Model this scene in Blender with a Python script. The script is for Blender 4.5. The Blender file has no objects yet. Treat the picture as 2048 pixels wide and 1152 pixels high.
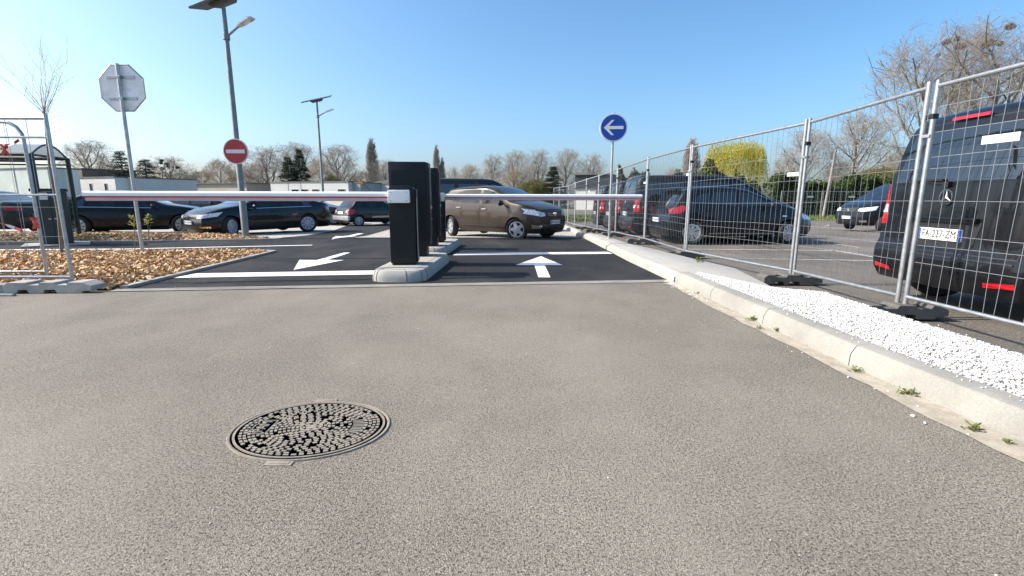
import bpy, bmesh, math, random
import numpy as np
from mathutils import Vector, Matrix
from mathutils.bvhtree import BVHTree
rnd = random.Random(7)
R = math.radians
sc = bpy.context.scene
col = sc.collection

# ---------------------------------------------------------------- camera numbers (used to lay the plan out from the photograph)
CAM_H = 1.15
PITCH, ROLL, FPX = R(10.55), R(0.12), 980.0
CAM_M = Matrix.Rotation(math.pi/2-PITCH, 3, 'X') @ Matrix.Rotation(ROLL, 3, 'Z')
def gz(y):
    """height of the ground: level round the gate, falling gently behind it"""
    return -0.05*min(max(y-14.0, 0.0), 2.0)-0.0218*min(max(y-16.0, 0.0), 11.0)
def P(x, y, z=0.0):
    d = CAM_M @ Vector(((x-1024)/FPX, -(y-576)/FPX, -1.0))
    t = (z-CAM_H)/d.z
    return Vector((0, 0, CAM_H)) + d*t
def AT(x, y, Y):
    d = CAM_M @ Vector(((x-1024)/FPX, -(y-576)/FPX, -1.0))
    return Vector((0, 0, CAM_H)) + d*(Y/d.y)

def RS(poly):
    """plan points read off as if the ground were level, pushed back along their sight line on to the falling ground"""
    out = []
    for x, y in poly:
        k = 1.0
        if y > 14:
            c = 1.15/y; y2 = 0.45/(c-0.05) if c > 0.0781 else 0.9009/(c-0.02182) if c > 0.0552 else 1.49/c
            k = y2/y
        out.append((x*k, y*k))
    return out
# ---------------------------------------------------------------- materials
MATS = {}
def mat(name, c, rough=0.6, metal=0.0, var=0.12, scale=6.0, bump=0.0, bscale=40.0, coat=0.0, spec=0.5, c2=None, alpha=None, emit=0):
    if name in MATS: return MATS[name]
    m = bpy.data.materials.new(name); m.use_nodes = True
    nt = m.node_tree; b = nt.nodes['Principled BSDF']
    tc = nt.nodes.new('ShaderNodeTexCoord')
    n = nt.nodes.new('ShaderNodeTexNoise'); n.inputs['Scale'].default_value = scale; n.inputs['Detail'].default_value = 6
    nt.links.new(tc.outputs['Object'], n.inputs['Vector'])
    r = nt.nodes.new('ShaderNodeValToRGB')
    c2 = c2 or tuple(min(1, v*(1+var*1.6)) for v in c)
    r.color_ramp.elements[0].position = 0.3; r.color_ramp.elements[1].position = 0.72
    r.color_ramp.elements[0].color = (*[v*(1-var) for v in c], 1); r.color_ramp.elements[1].color = (*c2, 1)
    nt.links.new(n.outputs['Fac'], r.inputs['Fac']); nt.links.new(r.outputs['Color'], b.inputs['Base Color'])
    b.inputs['Roughness'].default_value = rough; b.inputs['Metallic'].default_value = metal
    b.inputs['Specular IOR Level'].default_value = spec
    if coat:
        b.inputs['Coat Weight'].default_value = coat; b.inputs['Coat Roughness'].default_value = 0.04
    if bump:
        n2 = nt.nodes.new('ShaderNodeTexNoise'); n2.inputs['Scale'].default_value = bscale; n2.inputs['Detail'].default_value = 4
        nt.links.new(tc.outputs['Object'], n2.inputs['Vector'])
        bp = nt.nodes.new('ShaderNodeBump'); bp.inputs['Strength'].default_value = bump; bp.inputs['Distance'].default_value = 0.01
        nt.links.new(n2.outputs['Fac'], bp.inputs['Height']); nt.links.new(bp.outputs['Normal'], b.inputs['Normal'])
    MATS[name] = m
    return m
def asphalt(name, dark, light, stone, patch_scale, bump, gap, dust=None, dusty=0.0):
    """aggregate: voronoi stones with dark gaps, over broad worn and dusty patches"""
    m = bpy.data.materials.new(name); m.use_nodes = True
    nt = m.node_tree; N = nt.nodes.new; L = nt.links.new; b = nt.nodes['Principled BSDF']
    tc = N('ShaderNodeTexCoord')
    big = N('ShaderNodeTexNoise'); big.inputs['Scale'].default_value = patch_scale; big.inputs['Detail'].default_value = 5; big.inputs['Roughness'].default_value = 0.6
    L(tc.outputs['Object'], big.inputs['Vector'])
    rp = N('ShaderNodeValToRGB'); rp.color_ramp.elements[0].position = 0.35; rp.color_ramp.elements[1].position = 0.65
    rp.color_ramp.elements[0].color = (*dark, 1); rp.color_ramp.elements[1].color = (*light, 1)
    L(big.outputs['Fac'], rp.inputs['Fac'])
    # warp the stone pattern so cells are not too regular
    wn = N('ShaderNodeTexNoise'); wn.inputs['Scale'].default_value = stone*0.6; wn.inputs['Detail'].default_value = 2
    L(tc.outputs['Object'], wn.inputs['Vector'])
    mx = N('ShaderNodeVectorMath'); mx.operation = 'MULTIPLY_ADD'; mx.inputs[1].default_value = (0.012,)*3
    L(wn.outputs['Color'], mx.inputs[0]); L(tc.outputs['Object'], mx.inputs[2])
    v = N('ShaderNodeTexVoronoi'); v.inputs['Scale'].default_value = stone; v.voronoi_dimensions = '2D'
    L(mx.outputs[0], v.inputs['Vector'])
    v2 = N('ShaderNodeTexVoronoi'); v2.inputs['Scale'].default_value = stone; v2.voronoi_dimensions = '2D'; v2.feature = 'DISTANCE_TO_EDGE'
    L(mx.outputs[0], v2.inputs['Vector'])
    sep = N('ShaderNodeSeparateColor'); L(v.outputs['Color'], sep.inputs[0])
    mr = N('ShaderNodeMapRange'); mr.inputs[3].default_value = 0.82; mr.inputs[4].default_value = 1.16
    L(sep.outputs[0], mr.inputs[0])
    gp = N('ShaderNodeMapRange'); gp.inputs[1].default_value = 0.02; gp.inputs[2].default_value = 0.2; gp.inputs[3].default_value = gap; gp.inputs[4].default_value = 1.0
    L(v2.outputs['Distance'], gp.inputs[0])
    # pits missing between stones, in clusters
    pn = N('ShaderNodeTexNoise'); pn.inputs['Scale'].default_value = stone*0.85; pn.inputs['Detail'].default_value = 3
    L(tc.outputs['Object'], pn.inputs['Vector'])
    pm = N('ShaderNodeMapRange'); pm.inputs[1].default_value = 0.37; pm.inputs[2].default_value = 0.46; pm.inputs[3].default_value = gap*0.6; pm.inputs[4].default_value = 1.0
    L(pn.outputs['Fac'], pm.inputs[0])
    m1 = N('ShaderNodeMath'); m1.operation = 'MULTIPLY'; L(mr.outputs[0], m1.inputs[0]); L(gp.outputs[0], m1.inputs[1])
    m2 = N('ShaderNodeMath'); m2.operation = 'MULTIPLY'; L(m1.outputs[0], m2.inputs[0]); L(pm.outputs[0], m2.inputs[1])
    mc = N('ShaderNodeMix'); mc.data_type = 'RGBA'; mc.blend_type = 'MULTIPLY'; mc.inputs[0].default_value = 1.0
    L(rp.outputs['Color'], mc.inputs[6]); L(m2.outputs[0], mc.inputs[7])
    lo = N('ShaderNodeTexNoise'); lo.inputs['Scale'].default_value = 0.33; lo.inputs['Detail'].default_value = 5; lo.inputs['Roughness'].default_value = 0.55; lo.inputs['Distortion'].default_value = 0.6
    L(tc.outputs['Object'], lo.inputs['Vector'])
    lr = N('ShaderNodeMapRange'); lr.inputs[1].default_value = 0.32; lr.inputs[2].default_value = 0.68; lr.inputs[3].default_value = 0.86; lr.inputs[4].default_value = 1.12
    L(lo.outputs['Fac'], lr.inputs[0])
    m3 = N('ShaderNodeMix'); m3.data_type = 'RGBA'; m3.blend_type = 'MULTIPLY'; m3.inputs[0].default_value = 1.0
    L(mc.outputs[2], m3.inputs[6]); L(lr.outputs[0], m3.inputs[7])
    out = m3.outputs[2]
    if dust:
        dn = N('ShaderNodeTexNoise'); dn.inputs['Scale'].default_value = patch_scale*2.3; dn.inputs['Detail'].default_value = 8; dn.inputs['Roughness'].default_value = 0.65
        mp = N('ShaderNodeMapping'); mp.inputs['Location'].default_value = (31, 7, 2); mp.inputs['Scale'].default_value = (1, .6, 1)
        L(tc.outputs['Object'], mp.inputs[0]); L(mp.outputs[0], dn.inputs['Vector'])
        dm = N('ShaderNodeMapRange'); dm.inputs[1].default_value = 0.45; dm.inputs[2].default_value = 0.75; dm.inputs[3].default_value = 0; dm.inputs[4].default_value = dusty
        L(dn.outputs['Fac'], dm.inputs[0])
        md = N('ShaderNodeMix'); md.data_type = 'RGBA'; L(dm.outputs[0], md.inputs[0]); L(out, md.inputs[6]); md.inputs[7].default_value = (*dust, 1)
        out = md.outputs[2]
    L(out, b.inputs['Base Color'])
    b.inputs['Roughness'].default_value = 0.85; b.inputs['Specular IOR Level'].default_value = 0.3
    bp = N('ShaderNodeBump'); bp.inputs['Strength'].default_value = bump; bp.inputs['Distance'].default_value = 0.006
    L(m2.outputs[0], bp.inputs['Height']); L(bp.outputs['Normal'], b.inputs['Normal'])
    MATS[name] = m
    return m
def concrete(name, c, bump=0.25, stain=0.18, scale=2.5):
    m = bpy.data.materials.new(name); m.use_nodes = True
    nt = m.node_tree; N = nt.nodes.new; L = nt.links.new; b = nt.nodes['Principled BSDF']
    tc = N('ShaderNodeTexCoord')
    n = N('ShaderNodeTexNoise'); n.inputs['Scale'].default_value = scale; n.inputs['Detail'].default_value = 8; n.inputs['Roughness'].default_value = 0.65
    f = N('ShaderNodeTexNoise'); f.inputs['Scale'].default_value = 90; f.inputs['Detail'].default_value = 3
    L(tc.outputs['Object'], n.inputs['Vector']); L(tc.outputs['Object'], f.inputs['Vector'])
    r = N('ShaderNodeValToRGB'); r.color_ramp.elements[0].position = 0.3; r.color_ramp.elements[1].position = 0.62
    r.color_ramp.elements[0].color = (*[v*(1-stain) for v in c], 1); r.color_ramp.elements[1].color = (*[min(1, v*1.06) for v in c], 1)
    L(n.outputs['Fac'], r.inputs['Fac'])
    mr = N('ShaderNodeMapRange'); mr.inputs[1].default_value = 0.3; mr.inputs[2].default_value = 0.7; mr.inputs[3].default_value = 0.86; mr.inputs[4].default_value = 1.06
    L(f.outputs['Fac'], mr.inputs[0])
    mc = N('ShaderNodeMix'); mc.data_type = 'RGBA'; mc.blend_type = 'MULTIPLY'; mc.inputs[0].default_value = 1.0
    L(r.outputs['Color'], mc.inputs[6]); L(mr.outputs[0], mc.inputs[7]); L(mc.outputs[2], b.inputs['Base Color'])
    b.inputs['Roughness'].default_value = 0.85; b.inputs['Specular IOR Level'].default_value = 0.3
    bp = N('ShaderNodeBump'); bp.inputs['Strength'].default_value = bump; bp.inputs['Distance'].default_value = 0.004
    L(f.outputs['Fac'], bp.inputs['Height']); L(bp.outputs['Normal'], b.inputs['Normal'])
    MATS[name] = m
    return m
def varied(name, cols, rough=0.8, spec=0.3, trans=0.0):
    """colour differs from one loose piece (chip, stone, leaf, twig) to the next"""
    m = bpy.data.materials.new(name); m.use_nodes = True
    nt = m.node_tree; N = nt.nodes.new; L = nt.links.new; b = nt.nodes['Principled BSDF']
    g = N('ShaderNodeNewGeometry'); r = N('ShaderNodeValToRGB')
    el = r.color_ramp.elements
    while len(el) < len(cols): el.new(0.5)
    for i, c in enumerate(cols):
        el[i].position = i/(len(cols)-1); el[i].color = (*c, 1)
    L(g.outputs['Random Per Island'], r.inputs['Fac']); L(r.outputs['Color'], b.inputs['Base Color'])
    b.inputs['Roughness'].default_value = rough; b.inputs['Specular IOR Level'].default_value = spec
    if trans:
        t = N('ShaderNodeBsdfTranslucent'); L(r.outputs['Color'], t.inputs['Color'])
        ms = N('ShaderNodeMixShader'); ms.inputs[0].default_value = trans
        L(b.outputs[0], ms.inputs[1]); L(t.outputs[0], ms.inputs[2]); L(ms.outputs[0], nt.nodes['Material Output'].inputs['Surface'])
    MATS[name] = m
    return m
def glass(name, tint, mix, rough=0.02):
    """tinted pane: part transparent, part glossy reflection"""
    m = bpy.data.materials.new(name); m.use_nodes = True
    nt = m.node_tree; N = nt.nodes.new; L = nt.links.new
    b = nt.nodes['Principled BSDF']; b.inputs['Base Color'].default_value = (*[t*0.15 for t in tint], 1); b.inputs['Roughness'].default_value = rough
    tr = N('ShaderNodeBsdfTransparent'); tr.inputs['Color'].default_value = (*tint, 1)
    ms = N('ShaderNodeMixShader')
    nz = N('ShaderNodeTexNoise'); nz.inputs['Scale'].default_value = 3.0
    mr = N('ShaderNodeMapRange'); mr.inputs[3].default_value = mix-0.08; mr.inputs[4].default_value = mix+0.08
    L(nz.outputs['Fac'], mr.inputs[0]); L(mr.outputs[0], ms.inputs[0])
    L(tr.outputs[0], ms.inputs[1]); L(b.outputs[0], ms.inputs[2]); L(ms.outputs[0], nt.nodes['Material Output'].inputs['Surface'])
    MATS[name] = m
    return m

# ---------------------------------------------------------------- mesh builder
class MB:
    def __init__(s): s.v = []; s.f = []; s.m = []
    def add(s, vs, fs, mi=0, M=None):
        o = len(s.v)
        s.v += [tuple(M @ Vector(v)) if M else tuple(v) for v in vs]
        s.f += [tuple(i+o for i in f) for f in fs]
        s.m += [mi]*len(fs) if isinstance(mi, int) else mi
        return s
    def box(s, c, d, mi=0, M=None, taper=1.0):
        x, y, z = [k/2 for k in d]; t = taper
        vs = [(-x, -y, -z), (x, -y, -z), (x, y, -z), (-x, y, -z), (-x*t, -y*t, z), (x*t, -y*t, z), (x*t, y*t, z), (-x*t, y*t, z)]
        vs = [(a+c[0], b+c[1], e+c[2]) for a, b, e in vs]
        return s.add(vs, [(3, 2, 1, 0), (4, 5, 6, 7), (0, 1, 5, 4), (1, 2, 6, 5), (2, 3, 7, 6), (3, 0, 4, 7)], mi, M)
    def tube(s, pts, r, n=8, mi=0, cap=True, M=None):
        pts = [Vector(p) for p in pts]; k = len(pts)
        rs = r if isinstance(r, (list, tuple)) else [r]*k
        vs = []; fs = []; up = None
        for i, p in enumerate(pts):
            d = (pts[min(i+1, k-1)]-pts[max(i-1, 0)]).normalized()
            if up is None: up = d.orthogonal().normalized()
            up = (up - d*up.dot(d)); up = up.normalized() if up.length > 1e-6 else d.orthogonal().normalized()
            w = d.cross(up)
            for j in range(n):
                a = 2*math.pi*j/n
                vs.append(p + (up*math.cos(a)+w*math.sin(a))*rs[i])
        for i in range(k-1):
            for j in range(n):
                fs.append((i*n+j, i*n+(j+1) % n, (i+1)*n+(j+1) % n, (i+1)*n+j))
        if cap: fs += [tuple(range(n))[::-1], tuple(range((k-1)*n, k*n))]
        return s.add(vs, fs, mi, M)
    def lathe(s, prof, n=24, mi=0, M=None, close=False, cap=True):
        """profile of (radius, height) turned about z"""
        vs = []; fs = []; k = len(prof)
        for r, h in prof:
            for j in range(n):
                a = 2*math.pi*j/n; vs.append((r*math.cos(a), r*math.sin(a), h))
        rng = range(k) if close else range(k-1)
        for i in rng:
            i2 = (i+1) % k
            for j in range(n):
                fs.append((i*n+j, i*n+(j+1) % n, i2*n+(j+1) % n, i2*n+j))
        if not close and cap:
            if prof[0][0] > 1e-6: fs.append(tuple(range(n))[::-1])
            if prof[-1][0] > 1e-6: fs.append(tuple(range((k-1)*n, k*n)))
        return s.add(vs, fs, mi, M)
    def prism(s, poly, z0, z1, mi=0, M=None, inset=0.0):
        n = len(poly)
        cx = sum(p[0] for p in poly)/n; cy = sum(p[1] for p in poly)/n
        up = [(cx+(x-cx)*(1-inset), cy+(y-cy)*(1-inset)) for x, y in poly]
        vs = [(x, y, z0) for x, y in poly]+[(x, y, z1) for x, y in up]
        fs = [tuple(range(n))[::-1], tuple(range(n, 2*n))]+[(i, (i+1) % n, n+(i+1) % n, n+i) for i in range(n)]
        return s.add(vs, fs, mi, M)
    def build(s, name, mats, parent=None, smooth=None, bevel=0.0, loc=None, rotz=0.0):
        me = bpy.data.meshes.new(name)
        me.from_pydata(s.v, [], s.f)
        for m in (mats if isinstance(mats, (list, tuple)) else [mats]): me.materials.append(m)
        if any(s.m): me.polygons.foreach_set('material_index', s.m)
        bm = bmesh.new(); bm.from_mesh(me); bmesh.ops.recalc_face_normals(bm, faces=bm.faces)
        if bevel:
            es = [e for e in bm.edges if len(e.link_faces) == 2 and e.calc_face_angle(0) > R(30)]
            bmesh.ops.bevel(bm, geom=es, offset=bevel, segments=2, profile=0.6, affect='EDGES', clamp_overlap=True)
        bm.to_mesh(me); bm.free()
        if smooth is not None:
            me.polygons.foreach_set('use_smooth', [True]*len(me.polygons)); me.set_sharp_from_angle(angle=R(smooth))
        me.update()
        o = bpy.data.objects.new(name, me); col.objects.link(o)
        if parent: o.parent = parent
        if loc is not None: o.location = loc
        o.rotation_euler.z = rotz
        return o
def fast_mesh(name, verts, faces, mats, mi=None, parent=None, smooth=False):
    """numpy arrays to one mesh (all faces with the same corner count)"""
    verts = np.asarray(verts, dtype=np.float32); faces = np.asarray(faces, dtype=np.int32)
    me = bpy.data.meshes.new(name); k = faces.shape[1]
    me.vertices.add(len(verts)); me.vertices.foreach_set('co', verts.ravel())
    me.loops.add(faces.size); me.loops.foreach_set('vertex_index', faces.ravel())
    me.polygons.add(len(faces)); me.polygons.foreach_set('loop_start', np.arange(0, faces.size, k, dtype=np.int32))
    for m in (mats if isinstance(mats, (list, tuple)) else [mats]): me.materials.append(m)
    if mi is not None: me.polygons.foreach_set('material_index', np.asarray(mi, dtype=np.int32))
    if smooth: me.polygons.foreach_set('use_smooth', np.ones(len(faces), dtype=bool))
    me.update(calc_edges=True); me.validate()
    o = bpy.data.objects.new(name, me); col.objects.link(o)
    if parent: o.parent = parent
    return o
def tag(o, label=None, cat=None, group=None, kind=None):
    if label: o['label'] = label
    if cat: o['category'] = cat
    if group: o['group'] = group
    if kind: o['kind'] = kind
    return o
def thing(name, label, cat, loc=(0, 0, 0), rotz=0.0, group=None):
    o = bpy.data.objects.new(name, None); col.objects.link(o); o.empty_display_size = 0.2
    o.location = loc; o.rotation_euler.z = rotz
    return tag(o, label, cat, group)
def dup(root, loc, rotz, label, group=None, scale=None):
    kids = {}
    for o in bpy.data.objects:
        if o.parent: kids.setdefault(o.parent.name, []).append(o)
    def cp(o, par):
        c = o.copy(); col.objects.link(c)
        if par is not None: c.parent = par
        for k in kids.get(o.name, []): cp(k, c)
        return c
    r = cp(root, None); r.location = loc; r.rotation_euler.z = rotz; r['label'] = label
    if group: r['group'] = group
    if scale is not None: r.scale = scale if not isinstance(scale, (int, float)) else (scale,)*3
    return r
def text(name, s, size, m, parent, loc, rot, extrude=0.001, align='CENTER', xs=1.0):
    c = bpy.data.curves.new(name, 'FONT'); c.body = s; c.size = size; c.extrude = extrude; c.align_x = align; c.align_y = 'CENTER'
    c.materials.append(m)
    t = bpy.data.objects.new(name, c); col.objects.link(t); bpy.context.view_layer.update()
    me = bpy.data.meshes.new_from_object(t.evaluated_get(bpy.context.evaluated_depsgraph_get())); bpy.data.objects.remove(t); bpy.data.curves.remove(c)
    o = bpy.data.objects.new(name, me); col.objects.link(o); o.parent = parent; o.location = loc; o.rotation_euler = rot; o.scale = (xs, 1, 1)
    return o
def sheet(name, poly, dz, m, kind='structure', label=None):
    """one flat sheet that follows the ground"""
    bm = bmesh.new()
    f = bm.faces.new([bm.verts.new((p[0], p[1], 0)) for p in poly]); bm.normal_update()
    if f.normal.z < 0: f.normal_flip()
    for yy in (14.0, 16.0, 27.0):
        bmesh.ops.bisect_plane(bm, geom=bm.verts[:]+bm.edges[:]+bm.faces[:], plane_co=(0, yy, 0), plane_no=(0, 1, 0))
    bmesh.ops.triangulate(bm, faces=bm.faces[:])
    for v in bm.verts: v.co.z = gz(v.co.y)+dz
    me = bpy.data.meshes.new(name); bm.to_mesh(me); bm.free(); me.materials.append(m)
    o = bpy.data.objects.new(name, me); col.objects.link(o)
    if kind: o['kind'] = kind
    if label: o['label'] = label
    return o
# ---------------------------------------------------------------- materials used
steel = mat('galvanised_steel', (0.42, 0.43, 0.43), rough=0.42, metal=0.75, var=0.15, scale=14)
wire_m = mat('galvanised_wire', (0.33, 0.34, 0.345), rough=0.45, metal=0.6, var=0.1)
black_paint = mat('black_car_paint', (0.006, 0.0065, 0.008), rough=.35, spec=.2, coat=.55, var=0.2, scale=2)
navy_paint = mat('midnight_car_paint', (0.006, 0.008, 0.014), rough=.35, spec=.2, coat=.55, var=0.2, scale=2)
brown_paint = mat('brown_car_paint', (0.046, 0.034, 0.026), rough=0.38, metal=0.2, spec=.2, coat=.4, var=0.1, scale=2)
green_paint = mat('dark_green_car_paint', (0.008, 0.013, 0.012), rough=.35, spec=.2, coat=.55, var=0.2)
silver_paint = mat('silver_trim', (0.32, 0.33, 0.33), rough=0.35, metal=0.5)
trim_black = mat('black_plastic', (0.012, 0.012, 0.013), rough=0.5, var=0.2)
rubber = mat('tyre_rubber', (0.014, 0.014, 0.014), rough=0.8, var=0.3, scale=20, bump=0.2)
rim_m = mat('alloy', (0.5, 0.5, 0.51), rough=0.35, metal=0.6, var=0.06)
hubcap_m = mat('silver_hubcap', (0.46, 0.47, 0.5), rough=0.4, metal=0.35, var=0.06)
win_m = mat('tinted_car_glass', (0.007, 0.010, 0.011), rough=0.02, spec=1.0, var=0.3, scale=1.5, coat=0.7)
win_clear = mat('car_glass_over_pale_cabin', (0.016, 0.023, 0.027), rough=0.05, spec=0.3, var=0.5, scale=2.5, coat=0.0)
red_lens = mat('red_lamp_lens', (0.42, 0.008, 0.012), rough=0.12, coat=1.0, var=0.25, scale=12)
white_lens = mat('clear_lamp_lens', (0.62, 0.64, 0.66), rough=0.1, coat=1.0, var=0.3, scale=18)
chrome = mat('chrome', (0.75, 0.76, 0.78), rough=0.1, metal=1.0, var=0.05)
plate_white = mat('number_plate_white', (0.78, 0.78, 0.76), rough=0.4, var=0.03)
plate_blue = mat('number_plate_blue', (0.02, 0.09, 0.42), rough=0.4, var=0.05)
ink = mat('black_lettering', (0.012, 0.012, 0.012), rough=0.5)
white_sign = mat('white_reflective_film', (0.72, 0.73, 0.72), rough=0.45, var=0.04)

# ---------------------------------------------------------------- cars
def interp(kn, x, s=0.05):
    kn = sorted(kn); xs = [k[0] for k in kn]; ys = [k[1] for k in kn]
    return float(np.mean(np.interp([x-s, x-s/2, x, x+s/2, x+s], xs, ys)))
def body_mesh(s):
    L, W, zb = s['L'], s['W'], s['zb']; hx = L/2
    fa, ra, wr = hx-s['fo'], hx-s['fo']-s['wb'], s['r']; Ra = wr+s.get('gap', 0.045)
    xs = set(np.linspace(-hx+0.02, hx-0.02, 64).round(4))
    for a in np.linspace(0, math.pi, 17):
        for c in (fa, ra): xs.add(round(c+Ra*math.cos(a), 4))
    for d in (0, 0.004, 0.012, 0.03, 0.06): xs.add(hx-d); xs.add(-hx+d)
    xs = sorted(xs)
    k = s.get('tumble', 0.3)
    fk = s.get('flank', [(0, .90), (.12, .965), (.3, .995), (.55, 1.0), (.8, .985), (1.0, .95)])
    def arch(x):
        z = 0
        for c in (fa, ra):
            if abs(x-c) <= Ra: z = max(z, wr+math.sqrt(max(0, Ra*Ra-(x-c)**2))*0.98)
        return z
    def ring(x):
        t = max(0, (abs(x)-(hx-s['pd'][0 if x > 0 else 1]))/s['pd'][0 if x > 0 else 1])
        w = W/2*(1-s['pa'][0 if x > 0 else 1]*t**2.6)
        top = interp(s['top'], x); zs = min(interp(s['belt'], x), top-0.035)
        zl = max(zb, arch(x)); pts = []
        def fy(z): return w*float(np.interp((z-zb)/max(zs-zb, .05), [q[0] for q in fk], [q[1] for q in fk]))
        y0 = fy(zl); inn = 0.72*y0
        pts += [(0, zl), (inn, zl)]
        for i in range(10):
            z = zl+(zs-zl)*i/9
            pts.append((fy(z), z))
        ws = pts[-1][1-1]; h = top-zs; r = min(0.11, h*0.55)
        for i in range(1, 6):
            z = zs+(h-r)*i/5
            pts.append((ws-k*(z-zs)-0.03*((z-zs)/0.6)**2, z))
        y1, z1 = pts[-1]
        for i in range(1, 5):
            a = math.pi/2*i/4
            pts.append((y1-r*1.35*(1-math.cos(a))-0.1*r*math.sin(a), z1+r*math.sin(a)*0.93))
        y2, z2 = pts[-1]
        for q in (0.66, 0.33, 0):
            pts.append((y2*q, z2+(top+0.012-z2)*(1-q*q)))
        return pts
    rings = [ring(x) for x in xs]; n = len(rings[0]); nr = 2*n-2
    V = []
    for x, pts in zip(xs, rings):
        full = pts+[(-y, z) for y, z in pts[-2:0:-1]]
        for y, z in full:
            xx = x; sg = 1 if x > 0 else -1; e = 0 if x > 0 else 1
            d = s['pd'][e]; t = max(0, (abs(x)-(hx-d))/d)
            if t > 0:
                xx -= sg*(interp(s['ins'][e], z, 0.02)*t + s['yr'][e]*(y/(W/2))**2*t)
            V.append((xx, y, z))
    F = []; MI = []
    for i in range(len(xs)-1):
        for j in range(nr):
            a, b = i*nr+j, i*nr+(j+1) % nr
            F.append((a, b, b+nr, a+nr))
            under = j < 2 or j >= nr-2
            MI.append(1 if under else 0)
    for e, i in ((1, 0), (0, len(xs)-1)):
        base = i*nr; x = xs[i]; cols = 7; grid = []
        for j in range(n):
            y, z = rings[i][j]; row = []
            for q in range(cols):
                yy = y*(1-2*q/(cols-1)); sg = 1 if x > 0 else -1
                xx = x-sg*(interp(s['ins'][e], z, 0.02)+s['yr'][e]*(yy/(W/2))**2)
                if q == 0: row.append(base+j)
                elif q == cols-1: row.append(base+(nr-j) % nr)
                else: V.append((xx, yy, z)); row.append(len(V)-1)
            grid.append(row)
        for j in range(n-1):
            for q in range(cols-1):
                ids = [grid[j][q], grid[j][q+1], grid[j+1][q+1], grid[j+1][q]]
                u = []
                for w_ in ids:
                    if w_ not in u: u.append(w_)
                if len(u) >= 3: F.append(tuple(u)); MI.append(0)
    return V, F, MI
def poly_mesh(poly, thr):
    bm = bmesh.new()
    bm.faces.new([bm.verts.new((p[0], p[1], 0)) for p in poly])
    bmesh.ops.triangulate(bm, faces=bm.faces[:])
    for _ in range(5):
        es = [e for e in bm.edges if e.calc_length() > thr]
        if not es: break
        bmesh.ops.subdivide_edges(bm, edges=es, cuts=1)
        bmesh.ops.triangulate(bm, faces=[f for f in bm.faces if len(f.verts) > 3])
    return bm
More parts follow.
